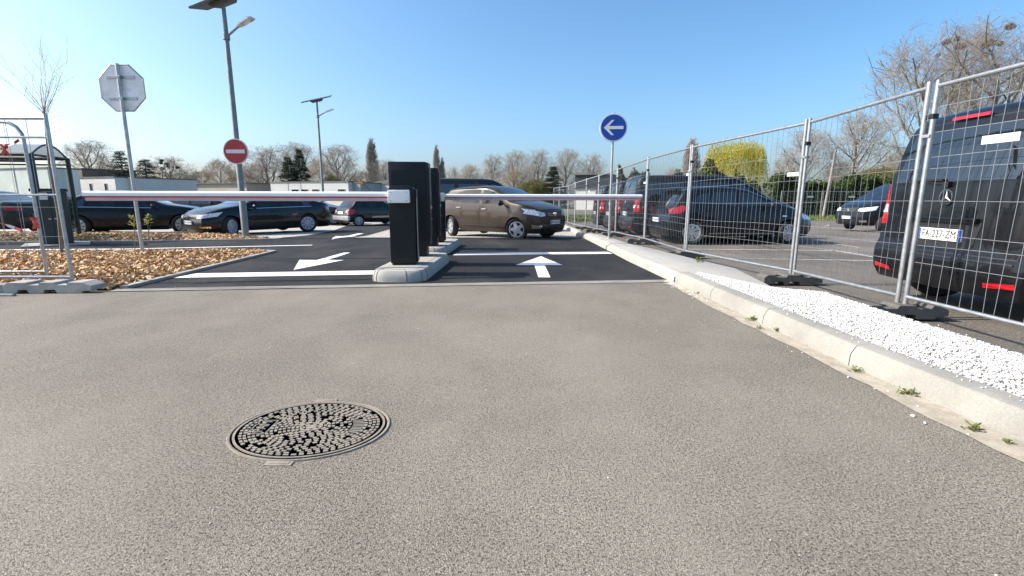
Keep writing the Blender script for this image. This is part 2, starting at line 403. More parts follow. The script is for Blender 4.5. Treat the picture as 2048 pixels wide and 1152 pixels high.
class Car:
    """body shell first; windows, lamps, doors, plates are laid on it by casting rays on the shell"""
    def __init__(s, root, spec, paint):
        s.root = root; s.s = spec; V, F, MI = body_mesh(spec)
        mb = MB(); mb.v = V; mb.f = F; mb.m = MI
        s.body = mb.build('body', [paint, trim_black], root, smooth=40)
        s.paint = paint
        bm = bmesh.new(); bm.from_mesh(s.body.data); s.bvh = BVHTree.FromBMesh(bm); bm.free()
        L, W = spec['L'], spec['W']; hx = L/2
        fa, ra = hx-spec['fo'], hx-spec['fo']-spec['wb']
        u = MB(); u.box(((fa+ra)/2, 0, (spec['zb']+0.16+0.62)/2), (spec['wb']+1.0, W*0.62, 0.62-spec['zb']-0.1))
        u.build('underbody', trim_black, root)
        s.fa, s.ra = fa, ra
    def put(s, u, v, axis, sg, off):
        B = 6.0
        if axis == 'y': o, d = Vector((u, sg*B, v)), Vector((0, -sg, 0))
        elif axis == 'x': o, d = Vector((sg*B, u, v)), Vector((-sg, 0, 0))
        else: o, d = Vector((u, v, B)), Vector((0, 0, -1))
        h, nrm, i, dist = s.bvh.ray_cast(o, d)
        if h is None or (axis != 'z' and dist > B+0.2):
            q = (o+d*(B-(s.s['W']/2 if axis == 'y' else s.s['L']/2)))
            h, nrm, i, dist = s.bvh.find_nearest(q)
        return h - d*off
    def decal(s, name, poly, axis, sg, m, parent=None, off=0.004, thr=0.09, thick=0.0):
        bm = poly_mesh(poly, thr)
        for v in bm.verts: v.co = s.put(v.co.x, v.co.y, axis, sg, off)
        me = bpy.data.meshes.new(name)
        if thick:
            d = {'y': Vector((0, sg, 0)), 'x': Vector((sg, 0, 0)), 'z': Vector((0, 0, 1))}[axis]
            r = bmesh.ops.extrude_face_region(bm, geom=bm.faces[:])
            for e in r['geom']:
                if isinstance(e, bmesh.types.BMVert): e.co += d*thick
        bmesh.ops.recalc_face_normals(bm, faces=bm.faces[:])
        ax = {'y': 1, 'x': 0, 'z': 2}[axis]
        if not thick and bm.faces and sum(f.normal[ax] for f in bm.faces)*(sg if axis != 'z' else 1) < 0:
            bmesh.ops.reverse_faces(bm, faces=bm.faces[:])
        bm.to_mesh(me); bm.free()
        me.polygons.foreach_set('use_smooth', [True]*len(me.polygons)); me.set_sharp_from_angle(angle=R(40))
        me.materials.append(m)
        o = bpy.data.objects.new(name, me); col.objects.link(o); o.parent = parent or s.root
        return o
    def door(s, poly, sg, handle=None, hm=None):
        """seam all round, then the panel a little proud of it"""
        cx = sum(p[0] for p in poly)/len(poly); cz = sum(p[1] for p in poly)/len(poly)
        def shrink(q): return [(cx+(x-cx)*(1-q/abs(x-cx+1e-6) if abs(x-cx) > q else 0), cz+(z-cz)*(1-q/abs(z-cz+1e-6) if abs(z-cz) > q else 0)) for x, z in poly]
        d = s.decal('door', shrink(0.012), 'y', sg, s.paint, off=0.006)
        s.decal('door_gap', poly, 'y', sg, trim_black, parent=d, off=0.003)
        if handle:
            p = s.put(handle[0], handle[1], 'y', sg, 0.02)
            MB().box((0, 0, 0), (0.2, 0.03, 0.035)).build('handle', hm or s.paint, d, bevel=0.01, smooth=40, loc=p)
        return d
    def wheels(s, spokes=5, style='alloy', m=None):
        w, tw = s.s['r'], s.s.get('tw', 0.2)
        proto = None
        for x in (s.fa, s.ra):
            for sg in (-1, 1):
                y = sg*(s.s['W']/2-tw/2-0.015)
                if proto is None:
                    t = MB(); rr = w*0.70
                    t.lathe([(rr, -tw/2+.02), (w*.9, -tw/2), (w*.97, -tw/2+.015), (w, -tw/2+.04), (w, tw/2-.04), (w*.97, tw/2-.015), (w*.9, tw/2), (rr, tw/2-.02)], 32, close=True)
                    ty = t.build('wheel', rubber, s.root, smooth=40)
                    b = MB()
                    b.lathe([(rr+.005, tw/2-.012), (rr-.02, tw/2-.01), (rr-.03, tw/2-.04), (rr-.03, -tw/2+.03), (rr, -tw/2+.02)], 32, cap=False)
                    hub = 0.055
                    b.lathe([(0.0, tw/2-.012), (hub*.8, tw/2-.012), (hub, tw/2-.02), (hub*1.25, tw/2-.07)], 20)
                    for i in range(spokes):
                        a = 2*math.pi*(i+.5)/spokes; M = Matrix.Rotation(a, 4, 'Z')
                        w0, w1 = (.028, .05) if style == 'alloy' else (.018, .050)
                        if style == 'star': w0, w1 = .062, .04
                        if style == 'twin': w0, w1 = .018, .02
                        for o in ((-.022, .022) if style == 'twin' else (0,)):
                            r0, r1 = hub*.7, rr-.01; zt, zt2 = tw/2-.014, tw/2-.026
                            o1 = o*1.8
                            vs = [(r0, o-w0, zt), (r0, o+w0, zt), (r1, o1+w1, zt2), (r1, o1-w1, zt2), (r0, o-w0, zt-.05), (r0, o+w0, zt-.05), (r1, o1+w1, zt2-.05), (r1, o1-w1, zt2-.05)]
                            b.add(vs, [(0, 1, 2, 3), (7, 6, 5, 4), (0, 4, 5, 1), (1, 5, 6, 2), (2, 6, 7, 3), (3, 7, 4, 0)], 0, M)
                    rim = b.build('rim', m or rim_m, ty, smooth=30)
                    dk = MB(); dk.lathe([(0, tw/2-.085), (rr-.02, tw/2-.075), (rr-.02, tw/2-.095), (0, tw/2-.1)], 24, cap=False); dk.build('brake_disc', trim_black, rim)
                    proto = (ty, rim, rim.children[0] if rim.children else None)
                    o = ty
                else:
                    o = proto[0].copy(); col.objects.link(o); o.parent = s.root
                    r = proto[1].copy(); col.objects.link(r); r.parent = o
                    k = [c for c in bpy.data.objects if c.parent == proto[1]][0].copy(); col.objects.link(k); k.parent = o
                o.location = (x, y, w); o.rotation_euler = (R(90) if sg < 0 else R(-90), 0, 0.3*x)
        for k in [c for c in bpy.data.objects if c.name.startswith('brake_disc') and c.parent and c.parent.name.startswith('rim') and c.parent.parent and c.parent.parent.parent == s.root]:
            k.parent = k.parent.parent
    def plate(s, end, z, txt, w=0.52, h=0.11, tilt=0.0, y=0.0, blue=True):
        """number plate on the front (1) or the rear (-1)"""
        p = s.put(y, z, 'x', end, 0.012)
        e = MB().box((0, 0, 0), (0.012, w, h)).build('number_plate', plate_white, s.root, loc=p, bevel=0.003)
        e.rotation_euler = (0, -tilt*end, 0)
        if blue:
            MB().box((end*.0075, -end*(w/2-.024), 0), (.004, .042, h*.94)).build('blue_band', plate_blue, e)
            MB().box((end*.0075, end*(w/2-.024), 0), (.004, .042, h*.94)).build('blue_band', plate_blue, e)
        if txt: text('lettering', txt, h*0.92, ink, e, (end*0.0075, 0, 0), (R(90), 0, R(90) if end > 0 else R(-90)), xs=0.84)
        return e
    def mirrors(s, x, z, m=None):
        for sg in (-1, 1):
            p = s.put(x, z-0.02, 'y', sg, 0)
            b = MB(); b.tube([(x, p.y-sg*.02, z-.02), (x, p.y+sg*.1, z)], 0.02, 6)
            b.lathe([(0, -.1), (.05, -.085), (.075, -.03), (.075, .05), (.05, .085), (0, .095)], 12, 0, Matrix.Translation((x, p.y+sg*.17, z+.02)) @ Matrix.Rotation(R(90), 4, 'X') @ Matrix.Diagonal((.62, 1, 1, 1)))
            b.build('wing_mirror', m or s.paint, s.root, smooth=50)

SPEC = {}
SPEC['compact'] = dict(L=4.06, W=1.73, zb=.2, fo=.80, wb=2.59, r=.315, tumble=.24, pd=(.75, .55), pa=(.24, .14), yr=(.12, .08),
    ins=([(.2, .1), (.35, .02), (.5, .0), (.7, .02), (.85, .08), (1.0, .2)], [(.2, .08), (.4, 0), (.6, .01), (.75, .06), (1.0, .09), (1.4, .1)]),
    top=[(2.03, .87), (1.95, .93), (1.7, 1.0), (1.3, 1.06), (1.04, 1.10), (.8, 1.25), (.34, 1.47), (.05, 1.54), (-.4, 1.56), (-1.1, 1.53), (-1.5, 1.47), (-1.8, 1.24), (-1.95, 1.02), (-2.03, .96)],
    belt=[(2.03, .78), (1.6, .90), (1.0, .96), (0, .99), (-1.3, 1.03), (-2.03, .92)])
SPEC['hatch'] = dict(SPEC['compact'], L=4.0, W=1.72, fo=.80, wb=2.51, r=.31,
    top=[(2.0, .66), (1.9, .77), (1.5, .92), (1.1, 1.03), (.8, 1.17), (.15, 1.43), (-.2, 1.50), (-.7, 1.52), (-1.3, 1.47), (-1.62, 1.4), (-1.8, 1.15), (-1.93, .95), (-2.0, .88)],
    belt=[(2.0, .60), (1.5, .80), (.9, .92), (0, .96), (-1.3, 1.03), (-2.0, .85)])
SPEC['small'] = dict(SPEC['compact'], L=3.72, W=1.6, fo=.72, wb=2.39, r=.28, tumble=.3,
    top=[(1.86, .62), (1.75, .74), (1.3, .85), (.95, .9), (.2, 1.3), (-.15, 1.37), (-.7, 1.37), (-1.25, 1.32), (-1.6, 1.02), (-1.8, .88), (-1.86, .8)],
    belt=[(1.86, .55), (1.0, .8), (0, .86), (-1.3, .9), (-1.86, .76)])
SPEC['saloon'] = dict(L=4.77, W=1.83, zb=.17, fo=.87, wb=2.79, r=.325, tumble=.36, pd=(.85, .6), pa=(.25, .17), yr=(.13, .08),
    ins=([(.2, .08), (.35, .0), (.5, .0), (.65, .04), (.8, .12), (.95, .2)], [(.2, .07), (.4, 0), (.65, .0), (.85, .04), (1.0, .05), (1.1, .09)]),
    top=[(2.385, .70), (2.25, .80), (1.9, .90), (1.3, .98), (1.05, 1.02), (.7, 1.17), (.15, 1.40), (-.2, 1.455), (-.6, 1.46), (-1.0, 1.41), (-1.5, 1.22), (-1.78, 1.115), (-2.1, 1.09), (-2.3, 1.06), (-2.385, 1.0)],
    belt=[(2.385, .62), (1.9, .76), (1.0, .85), (0, .875), (-1.2, .92), (-2.0, .95), (-2.385, .88)])
SPEC['van'] = dict(L=4.9, W=1.93, zb=.25, fo=.86, wb=3.2, r=.335, tumble=.135, pd=(.8, .45), pa=(.22, .085), yr=(.14, .07), tw=.215,
    flank=[(0, .93), (.1, .97), (.25, .99), (.5, 1.0), (.8, .995), (1.0, .98)],
    ins=([(.25, .1), (.4, .02), (.55, 0), (.8, .04), (1.0, .14), (1.2, .2)], [(.25, .06), (.38, .0), (.56, .0), (.62, .05), (.9, .065), (1.25, .09), (1.6, .15), (1.95, .24)]),
    top=[(2.45, .93), (2.3, 1.03), (1.95, 1.13), (1.55, 1.22), (1.4, 1.29), (.72, 1.76), (.45, 1.87), (.1, 1.905), (-1.5, 1.92), (-2.2, 1.91), (-2.38, 1.88), (-2.45, 1.82)],
    belt=[(2.45, .84), (1.6, 1.06), (1.0, 1.1), (-2.45, 1.16)])
SPEC['carrier'] = dict(SPEC['compact'], L=4.7, W=1.83, fo=.92, wb=2.8, r=.33,
    top=[(2.35, .8), (2.2, .92), (1.7, 1.05), (1.35, 1.12), (.4, 1.56), (0, 1.64), (-1.4, 1.63), (-2.0, 1.55), (-2.2, 1.3), (-2.3, 1.05), (-2.35, .98)],
    belt=[(2.35, .72), (1.5, .94), (0, 1.0), (-2.35, .98)])

def tail_lamp(c, pts_side, pts_rear, sg, white=None):
    """red cluster that wraps round the rear corner"""
    o = c.decal('tail_lamp', pts_side, 'y', sg, red_lens, off=0.008, thr=.05) if pts_side else None
    r = c.decal('tail_lamp' if o is None else 'rear_lens', [(sg*y, z) for y, z in pts_rear], 'x', -1, red_lens, parent=o, off=0.008, thr=.05)
    if white: c.decal('reversing_lens', [(sg*y, z) for y, z in white], 'x', -1, white_lens, parent=o or r, off=0.012, thr=.05)
    return o or r

def make_compact(root):
    c = Car(root, SPEC['compact'], brown_paint); c.wheels(5, 'star')
    for sg in (-1, 1):
        c.decal('window', [(.86, 1.04), (.40, 1.36), (.12, 1.43), (-.06, 1.44), (-.06, 1.03)], 'y', sg, win_clear)
        c.decal('window', [(-.17, 1.035), (-.17, 1.44), (-.75, 1.43), (-.92, 1.40), (-.92, 1.05)], 'y', sg, win_clear)
        c.decal('window', [(-.96, 1.06), (-.96, 1.39), (-1.2, 1.30), (-1.3, 1.10)], 'y', sg, win_clear)
        c.door([(.98, .32), (1.0, .97), (-.1, 1.005), (-.1, .32)], sg, (.06, .87), silver_paint)
        c.door([(-.125, .32), (-.125, 1.005), (-1.12, 1.04), (-1.12, .74), (-.98, .5), (-.86, .32)], sg, (-.98, .90), silver_paint)
        c.decal('door_moulding', [(.9, .37), (.93, .42), (-.75, .42), (-.8, .37)], 'y', sg, brown_paint, off=.02, thick=.008)
        c.decal('headlight', [(sg*.80, .87), (sg*.44, .79), (sg*.42, .71), (sg*.60, .68), (sg*.84, .76)], 'x', 1, white_lens, thr=.05, off=.008)
        c.decal('headlight_wing', [(1.42, .91), (1.80, .87), (1.80, .74), (1.6, .79)], 'y', sg, white_lens, thr=.05, off=.006)
        c.decal('fog_lamp', [(sg*.78, .46), (sg*.58, .43), (sg*.56, .36), (sg*.76, .35)], 'x', 1, chrome, thr=.05, off=.008)
        tail_lamp(c, [(-1.72, .98), (-1.9, .98), (-1.9, .72), (-1.75, .78)], [(.85, .98), (.66, .98), (.68, .72), (.85, .72)], sg)
    for sg in (-1, 1):
        c.decal('roof_rail', [(.0, 1.50), (.0, 1.515), (-1.3, 1.475), (-1.3, 1.46)], 'y', sg, trim_black, off=.02, thick=.01)
        c.decal('wheel_arch_lip', [(1.23+.375*math.cos(R(k)), .315+.375*math.sin(R(k))) for k in range(8, 173, 15)]+[(1.23+.355*math.cos(R(k)), .315+.355*math.sin(R(k))) for k in range(172, 7, -15)], 'y', sg, brown_paint, off=.012)
    c.decal('windscreen', [(.66, 1.13), (-.66, 1.13), (-.54, 1.47), (.54, 1.47)], 'x', 1, win_m)
    c.decal('grille', [(.42, .80), (-.42, .80), (-.39, .67), (.39, .67)], 'x', 1, trim_black, thr=.06, off=.006)
    for z in (.71, .755): MB().box((0, 0, 0), (.012, .74, .01)).build('grille_bar', chrome, root, loc=c.put(0, z, 'x', 1, .012))
    b = MB(); p = c.put(0, .74, 'x', 1, .024)
    b.prism([(-.055, .05), (.055, .05), (.075, .02), (0, -.08), (-.075, .02)], -.006, .006, 0, Matrix.Translation(p) @ Matrix.Rotation(R(90), 4, 'Z') @ Matrix.Rotation(R(90), 4, 'X'))
    b.build('badge', chrome, root)
    c.decal('air_intake', [(.66, .43), (-.66, .43), (-.52, .27), (.52, .27)], 'x', 1, trim_black, thr=.06, off=.006)
    c.plate(1, .52, 'EM-415-BX', blue=True); c.mirrors(.80, 1.03, trim_black)
    c.decal('rear_window', [(.56, 1.36), (-.56, 1.36), (-.62, 1.06), (.62, 1.06)], 'x', -1, win_m)
    MB().tube([(-.9, .0, 1.53), (-1.0, 0, 1.69)], .006, 5).build('aerial', trim_black, root)
    MB().box((0, 0, 0), (.02, .2, .14)).build('windscreen_sticker', white_sign, root, loc=c.put(-.48, 1.2, 'x', 1, .006), bevel=.004)
    return c
def make_hatch(root, paint, rims=(10, 'alloy', None), plate=None, spoiler=True):
    c = Car(root, SPEC['hatch'], paint); c.wheels(*rims)
    for sg in (-1, 1):
        c.decal('window', [(.72, 1.02), (.2, 1.33), (-.1, 1.37), (-.1, 1.0)], 'y', sg, win_m)
        c.decal('window', [(-.2, 1.0), (-.2, 1.375), (-.8, 1.36), (-.95, 1.06)], 'y', sg, win_m)
        c.decal('window', [(-1.0, 1.07), (-.86, 1.35), (-1.25, 1.27), (-1.3, 1.12)], 'y', sg, win_m)
        c.door([(.95, .3), (.95, .93), (-.14, .985), (-.14, .3)], sg, (0, .86))
        c.door([(-.165, .3), (-.165, .985), (-1.08, 1.03), (-1.06, .74), (-.95, .5), (-.82, .3)], sg, (-.95, .9))
        c.decal('headlight', [(sg*.78, .82), (sg*.5, .70), (sg*.5, .62), (sg*.8, .66)], 'x', 1, white_lens, thr=.05, off=.006)
        tail_lamp(c, [(-1.42, .98), (-1.62, 1.02), (-1.86, .93), (-1.86, .80), (-1.6, .84)], [(.82, 1.0), (.60, .93), (.60, .80), (.82, .80)], sg)
        c.decal('side_repeater', [(1.0, .76), (1.12, .76), (1.12, .73), (1.0, .73)], 'y', sg, chrome, off=.012)
    c.decal('windscreen', [(.66, 1.09), (-.66, 1.09), (-.52, 1.42), (.52, 1.42)], 'x', 1, win_m)
    c.decal('rear_window', [(.52, 1.38), (-.52, 1.38), (-.62, 1.03), (.62, 1.03)], 'x', -1, win_m)
    c.mirrors(.62, 1.0, paint)
    if spoiler: MB().box((0, 0, 0), (.2, 1.08, .03)).build('roof_spoiler', paint, root, loc=(-1.64, 0, 1.435), bevel=.012, smooth=40)
    c.decal('sill_strip', [(.9, .27), (.9, .30), (-.9, .30), (-.9, .27)], 'y', -1, silver_paint, off=.01)
    if plate is not None: c.plate(-1, .62, plate, w=.52)
    return c
def make_small(root, paint):
    c = Car(root, SPEC['small'], paint); c.wheels(8, 'cap', hubcap_m)
    for sg in (-1, 1):
        c.decal('window', [(.62, .93), (.15, 1.22), (-.2, 1.27), (-.25, .92)], 'y', sg, win_clear)
        c.decal('window', [(-.35, .92), (-.3, 1.27), (-.85, 1.25), (-1.12, .96)], 'y', sg, win_clear)
        c.door([(.85, .27), (.85, .85), (-.28, .9), (-.28, .27)], sg, (-.15, .78))
        c.decal('side_moulding', [(.8, .42), (.8, .5), (-.55, .5), (-.55, .42)], 'y', sg, silver_paint, off=.014)
        tail_lamp(c, [(-1.6, .86), (-1.76, .84), (-1.76, .6), (-1.64, .62)], [(.78, .86), (.58, .86), (.58, .6), (.78, .6)], sg, white=[(.57, .8), (.47, .8), (.47, .68), (.57, .68)])
        c.decal('headlight', [(sg*.72, .68), (sg*.42, .66), (sg*.42, .55), (sg*.72, .55)], 'x', 1, white_lens, thr=.05, off=.006)
    c.decal('windscreen', [(.6, .95), (-.6, .95), (-.5, 1.29), (.5, 1.29)], 'x', 1, win_m)
    c.decal('rear_window', [(.5, 1.28), (-.5, 1.28), (-.6, .94), (.6, .94)], 'x', -1, win_clear)
    b = MB(); b.box((0, 0, 0), (.12, 1.56, .22)); b.build('bumper', silver_paint, root, loc=(-1.80, 0, .42), bevel=.03, smooth=50)
    c.plate(-1, .68, '', w=.5, blue=False); c.mirrors(.58, .95, trim_black)
    return c
def make_saloon(root, paint, plates=True):
    c = Car(root, SPEC['saloon'], paint); c.wheels(9, 'cap', hubcap_m)
    for sg in (-1, 1):
        c.decal('window', [(.80, .925), (.24, 1.29), (-.12, 1.34), (-.12, .915)], 'y', sg, win_clear)
        c.decal('window', [(-.22, .915), (-.22, 1.345), (-.75, 1.33), (-1.0, 1.25), (-1.08, .95)], 'y', sg, win_clear)
        c.decal('window', [(-1.13, .95), (-1.06, 1.22), (-1.38, 1.08), (-1.4, .98)], 'y', sg, win_m)
        c.decal('window_trim', [(.86, .885), (.86, .90), (-1.44, .945), (-1.44, .93)], 'y', sg, chrome, off=.008)
        c.door([(1.02, .3), (1.02, .85), (-.155, .895), (-.155, .3)], sg, (.02, .79))
        c.door([(-.18, .3), (-.18, .895), (-1.2, .93), (-1.18, .8), (-1.05, .52), (-.95, .3)], sg, (-1.03, .82))
        c.decal('headlight', [(sg*.84, .78), (sg*.46, .68), (sg*.44, .60), (sg*.66, .60), (sg*.85, .66)], 'x', 1, white_lens, thr=.05, off=.008)
        c.decal('headlight_wing', [(1.72, .80), (2.05, .76), (2.05, .65), (1.9, .66)], 'y', sg, white_lens, thr=.05, off=.006)
        c.decal('fog_lamp', [(sg*.8, .36), (sg*.55, .34), (sg*.55, .30), (sg*.8, .30)], 'x', 1, chrome, thr=.05, off=.008)
        tail_lamp(c, [(-2.02, .93), (-2.24, .92), (-2.24, .78), (-2.05, .82)], [(.86, .93), (.5, .92), (.5, .79), (.86, .78)], sg)
    c.decal('windscreen', [(.7, 1.05), (-.7, 1.05), (-.54, 1.39), (.54, 1.39)], 'x', 1, win_m)
    c.decal('rear_window', [(.52, 1.38), (-.52, 1.38), (-.66, 1.14), (.66, 1.14)], 'x', -1, win_m)
    c.decal('grille', [(.43, .68), (-.43, .68), (-.41, .58), (.41, .58)], 'x', 1, trim_black, thr=.06, off=.006)
    for z in (.605, .64): MB().box((0, 0, 0), (.012, .8, .008)).build('grille_bar', chrome, root, loc=c.put(0, z, 'x', 1, .014))
    b = MB(); b.lathe([(.052, -.004), (.065, -.004), (.065, .004), (.052, .004)], 20, close=True)
    for a in (20, -20): b.box((0, 0, 0), (.012, .09, .006), 0, Matrix.Rotation(R(a), 4, 'Z'))
    o = b.build('badge', chrome, root, loc=c.put(0, .63, 'x', 1, .022)); o.rotation_euler = (R(90), 0, R(90))
    c.decal('air_intake', [(.7, .38), (-.7, .38), (-.6, .24), (.6, .24)], 'x', 1, trim_black, thr=.06, off=.006)
    if plates: c.plate(1, .47, 'DX-618-PN'); c.plate(-1, .62, '')
    c.mirrors(.78, .93)
    return c
def make_van(root, paint, plate_txt, star=True, rims=(10, 'twin')):
    c = Car(root, SPEC['van'], paint); c.wheels(*rims)
    for sg in (-1, 1):
        c.decal('window', [(1.28, 1.14), (.62, 1.66), (.4, 1.7), (.4, 1.13)], 'y', sg, win_m)
        c.decal('window', [(.25, 1.14), (.25, 1.7), (-.85, 1.71), (-.85, 1.15)], 'y', sg, win_m)
        c.decal('window', [(-1.0, 1.15), (-1.0, 1.71), (-2.05, 1.69), (-2.14, 1.2)], 'y', sg, win_m)
        c.door([(1.18, .36), (1.3, 1.08), (.33, 1.11), (.33, .36)], sg, (.42, 1.0))
        c.door([(.3, .36), (.3, 1.11), (-.9, 1.13), (-.9, .36)], sg, (.16, 1.0))
        c.decal('headlight', [(sg*.88, .98), (sg*.50, .92), (sg*.46, .82), (sg*.70, .79), (sg*.88, .83)], 'x', 1, white_lens, thr=.05, off=.008)
        c.decal('headlight_wing', [(1.88, 1.02), (2.15, .97), (2.15, .83), (1.98, .86)], 'y', sg, white_lens, thr=.05, off=.006)
        c.decal('fog_lamp', [(sg*.82, .46), (sg*.62, .44), (sg*.62, .38), (sg*.82, .38)], 'x', 1, chrome, thr=.05, off=.008)
        tail_lamp(c, [(-2.2, 1.24), (-2.4, 1.24), (-2.42, .82), (-2.3, .82)], [(.955, 1.22), (.85, 1.22), (.80, .95), (.80, .82), (.955, .82)], sg, white=[(.955, 1.03), (.815, 1.03), (.80, .94), (.955, .94)])
        c.decal('bumper_reflector', [(sg*.82, .40), (sg*.56, .375), (sg*.56, .335), (sg*.82, .355)], 'x', -1, red_lens, thr=.05, off=.008)
        c.decal('roof_rail', [(.2, 1.83), (.2, 1.845), (-2.0, 1.845), (-2.0, 1.83)], 'y', sg, trim_black, off=.012)
    c.decal('windscreen', [(.80, 1.28), (-.80, 1.28), (-.70, 1.79), (.70, 1.79)], 'x', 1, win_m)
    c.decal('grille', [(.46, .95), (-.46, .95), (-.42, .76), (.42, .76)], 'x', 1, trim_black, thr=.06, off=.006)
    for z in (.81, .88): MB().box((0, 0, 0), (.014, .8, .022)).build('grille_bar', chrome, root, loc=c.put(0, z, 'x', 1, .014))
    c.decal('air_intake', [(.7, .5), (-.7, .5), (-.64, .32), (.64, .32)], 'x', 1, trim_black, thr=.06, off=.006)
    # tailgate, rear glass, high lamp, wiper, badge, step
    tg = c.decal('tailgate', [(.78, .60), (-.78, .60), (-.783, .9), (-.833, 1.2), (-.74, 1.80), (.74, 1.80), (.833, 1.2), (.783, .9)], 'x', -1, paint, off=.006, thr=.1)
    c.decal('tailgate_gap', [(.79, .588), (-.79, .588), (-.795, .9), (-.845, 1.2), (-.752, 1.812), (.752, 1.812), (.845, 1.2), (.795, .9)], 'x', -1, trim_black, parent=tg, off=.003, thr=.1)
    c.decal('plate_recess', [(.42, .88), (-.42, .88), (-.36, .64), (.36, .64)], 'x', -1, trim_black, parent=tg, off=.010, thr=.1)
    hd = MB().box((0, 0, 0), (.05, .78, .045)).build('handle', paint, tg, loc=c.put(0, .895, 'x', -1, .02), bevel=.012)
    c.decal('rear_window', [(.76, 1.25), (-.76, 1.25), (-.65, 1.74), (.65, 1.74)], 'x', -1, win_m, off=.010)
    c.decal('brake_lamp', [(.20, 1.845), (-.20, 1.845), (-.20, 1.815), (.20, 1.815)], 'x', -1, red_lens, off=.03, thick=.01)
    w = MB(); a, b2 = c.put(.02, 1.22, 'x', -1, .03), c.put(.5, 1.27, 'x', -1, .03)
    w.tube([a, b2], .009, 6); w.box(tuple((a+b2)/2+Vector((-.01, .04, .02))), (.01, .46, .018), 0); w.box(tuple(a), (.03, .07, .05))
    w.build('rear_wiper', trim_black, root)
    if star:
        b = MB(); b.lathe([(.066, -.005), (.078, -.005), (.078, .005), (.066, .005)], 28, close=True)
        for i in range(3):
            M = Matrix.Rotation(2*math.pi*i/3, 4, 'Z')
            b.add([(-.014, -.008, 0), (.014, -.008, 0), (0, .07, 0), (0, 0, .008)], [(0, 1, 3), (1, 2, 3), (2, 0, 3), (2, 1, 0)], 0, M)
        o = b.build('badge', chrome, root, loc=c.put(0, 1.10, 'x', -1, .022)); o.rotation_euler = (R(90), 0, R(-90))
        o.rotation_euler.y = 0
        o2 = o.copy(); col.objects.link(o2); o2.parent = root; o2.location = c.put(0, .85, 'x', 1, .03); o2.rotation_euler = (R(90), 0, R(90))
    st = c.decal('bumper_step', [(.78, .56), (-.78, .56), (-.78, .545), (.78, .545)], 'x', -1, trim_black, off=.01)
    c.plate(-1, .755, plate_txt); c.plate(1, .55, '')
    c.mirrors(1.12, 1.2, paint)
    MB().tube([(-1.9, 0, 1.9), (-2.0, 0, 2.02)], .006, 5).build('aerial', trim_black, root)
    return c
def make_carrier(root, paint):
    c = Car(root, SPEC['carrier'], paint); c.wheels(7, 'alloy')
    for sg in (-1, 1):
        c.decal('window', [(1.0, 1.06), (.35, 1.42), (0, 1.47), (0, 1.05)], 'y', sg, win_m)
        c.decal('window', [(-.1, 1.05), (-.1, 1.47), (-1.05, 1.47), (-1.05, 1.06)], 'y', sg, win_m)
        c.decal('window', [(-1.15, 1.06), (-1.15, 1.47), (-1.85, 1.42), (-1.95, 1.12)], 'y', sg, win_m)
        c.door([(1.1, .3), (1.1, 1.0), (-.05, 1.03), (-.05, .3)], sg, (.1, .92))
        c.door([(-.08, .3), (-.08, 1.03), (-1.1, 1.04), (-1.1, .3)], sg, (-.95, .94))
        tail_lamp(c, [(-2.0, 1.2), (-2.15, 1.2), (-2.2, .85), (-2.08, .85)], [(.86, 1.2), (.72, 1.2), (.72, .85), (.86, .85)], sg)
        c.decal('headlight', [(sg*.84, .84), (sg*.5, .78), (sg*.5, .68), (sg*.84, .7)], 'x', 1, white_lens, thr=.05, off=.006)
    c.decal('windscreen', [(.72, 1.14), (-.72, 1.14), (-.58, 1.55), (.58, 1.55)], 'x', 1, win_m)
    c.decal('rear_window', [(.6, 1.5), (-.6, 1.5), (-.68, 1.12), (.68, 1.12)], 'x', -1, win_clear)
    c.plate(-1, .7, '', blue=False); c.mirrors(.95, 1.08)
    return c
# ---------------------------------------------------------------- sky and light
SUN_AZ, SUN_EL = R(90), R(37)          # azimuth to the left of straight ahead
W = bpy.data.worlds.new("World"); sc.world = W; W.use_nodes = True
nt = W.node_tree; sk = nt.nodes.new('ShaderNodeTexSky'); sk.sky_type = 'NISHITA'; sk.sun_disc = False
sk.sun_elevation = SUN_EL; sk.sun_rotation = -SUN_AZ; sk.air_density = 0.85; sk.dust_density = 2.8; sk.ozone_density = 4.5; sk.altitude = 60
hs = nt.nodes.new('ShaderNodeHueSaturation'); hs.inputs['Saturation'].default_value = 1.12; hs.inputs['Hue'].default_value = 0.49
nt.links.new(sk.outputs[0], hs.inputs['Color']); nt.links.new(hs.outputs[0], nt.nodes['Background'].inputs[0]); nt.nodes['Background'].inputs[1].default_value = 0.124
sl = bpy.data.lights.new('sun', 'SUN'); sl.energy = 3.5; sl.angle = R(0.53); sl.color = (1.0, 0.93, 0.82)
so = bpy.data.objects.new('sun', sl); col.objects.link(so); so.location = (-30, 0, 30)
so.rotation_euler = Vector((-math.sin(SUN_AZ)*math.cos(SUN_EL), math.cos(SUN_AZ)*math.cos(SUN_EL), math.sin(SUN_EL))).to_track_quat('Z', 'Y').to_euler()
cd = bpy.data.cameras.new('camera'); co = bpy.data.objects.new('camera', cd); col.objects.link(co)
cd.sensor_width = 36; cd.lens = 36*FPX/2048; cd.clip_end = 3000; cd.clip_start = 0.05
co.matrix_world = Matrix.Translation((0, 0, CAM_H)) @ CAM_M.to_4x4(); sc.camera = co
sc.view_settings.view_transform = 'Standard'; sc.view_settings.look = 'None'; sc.view_settings.exposure = 1.06; sc.view_settings.gamma = 1

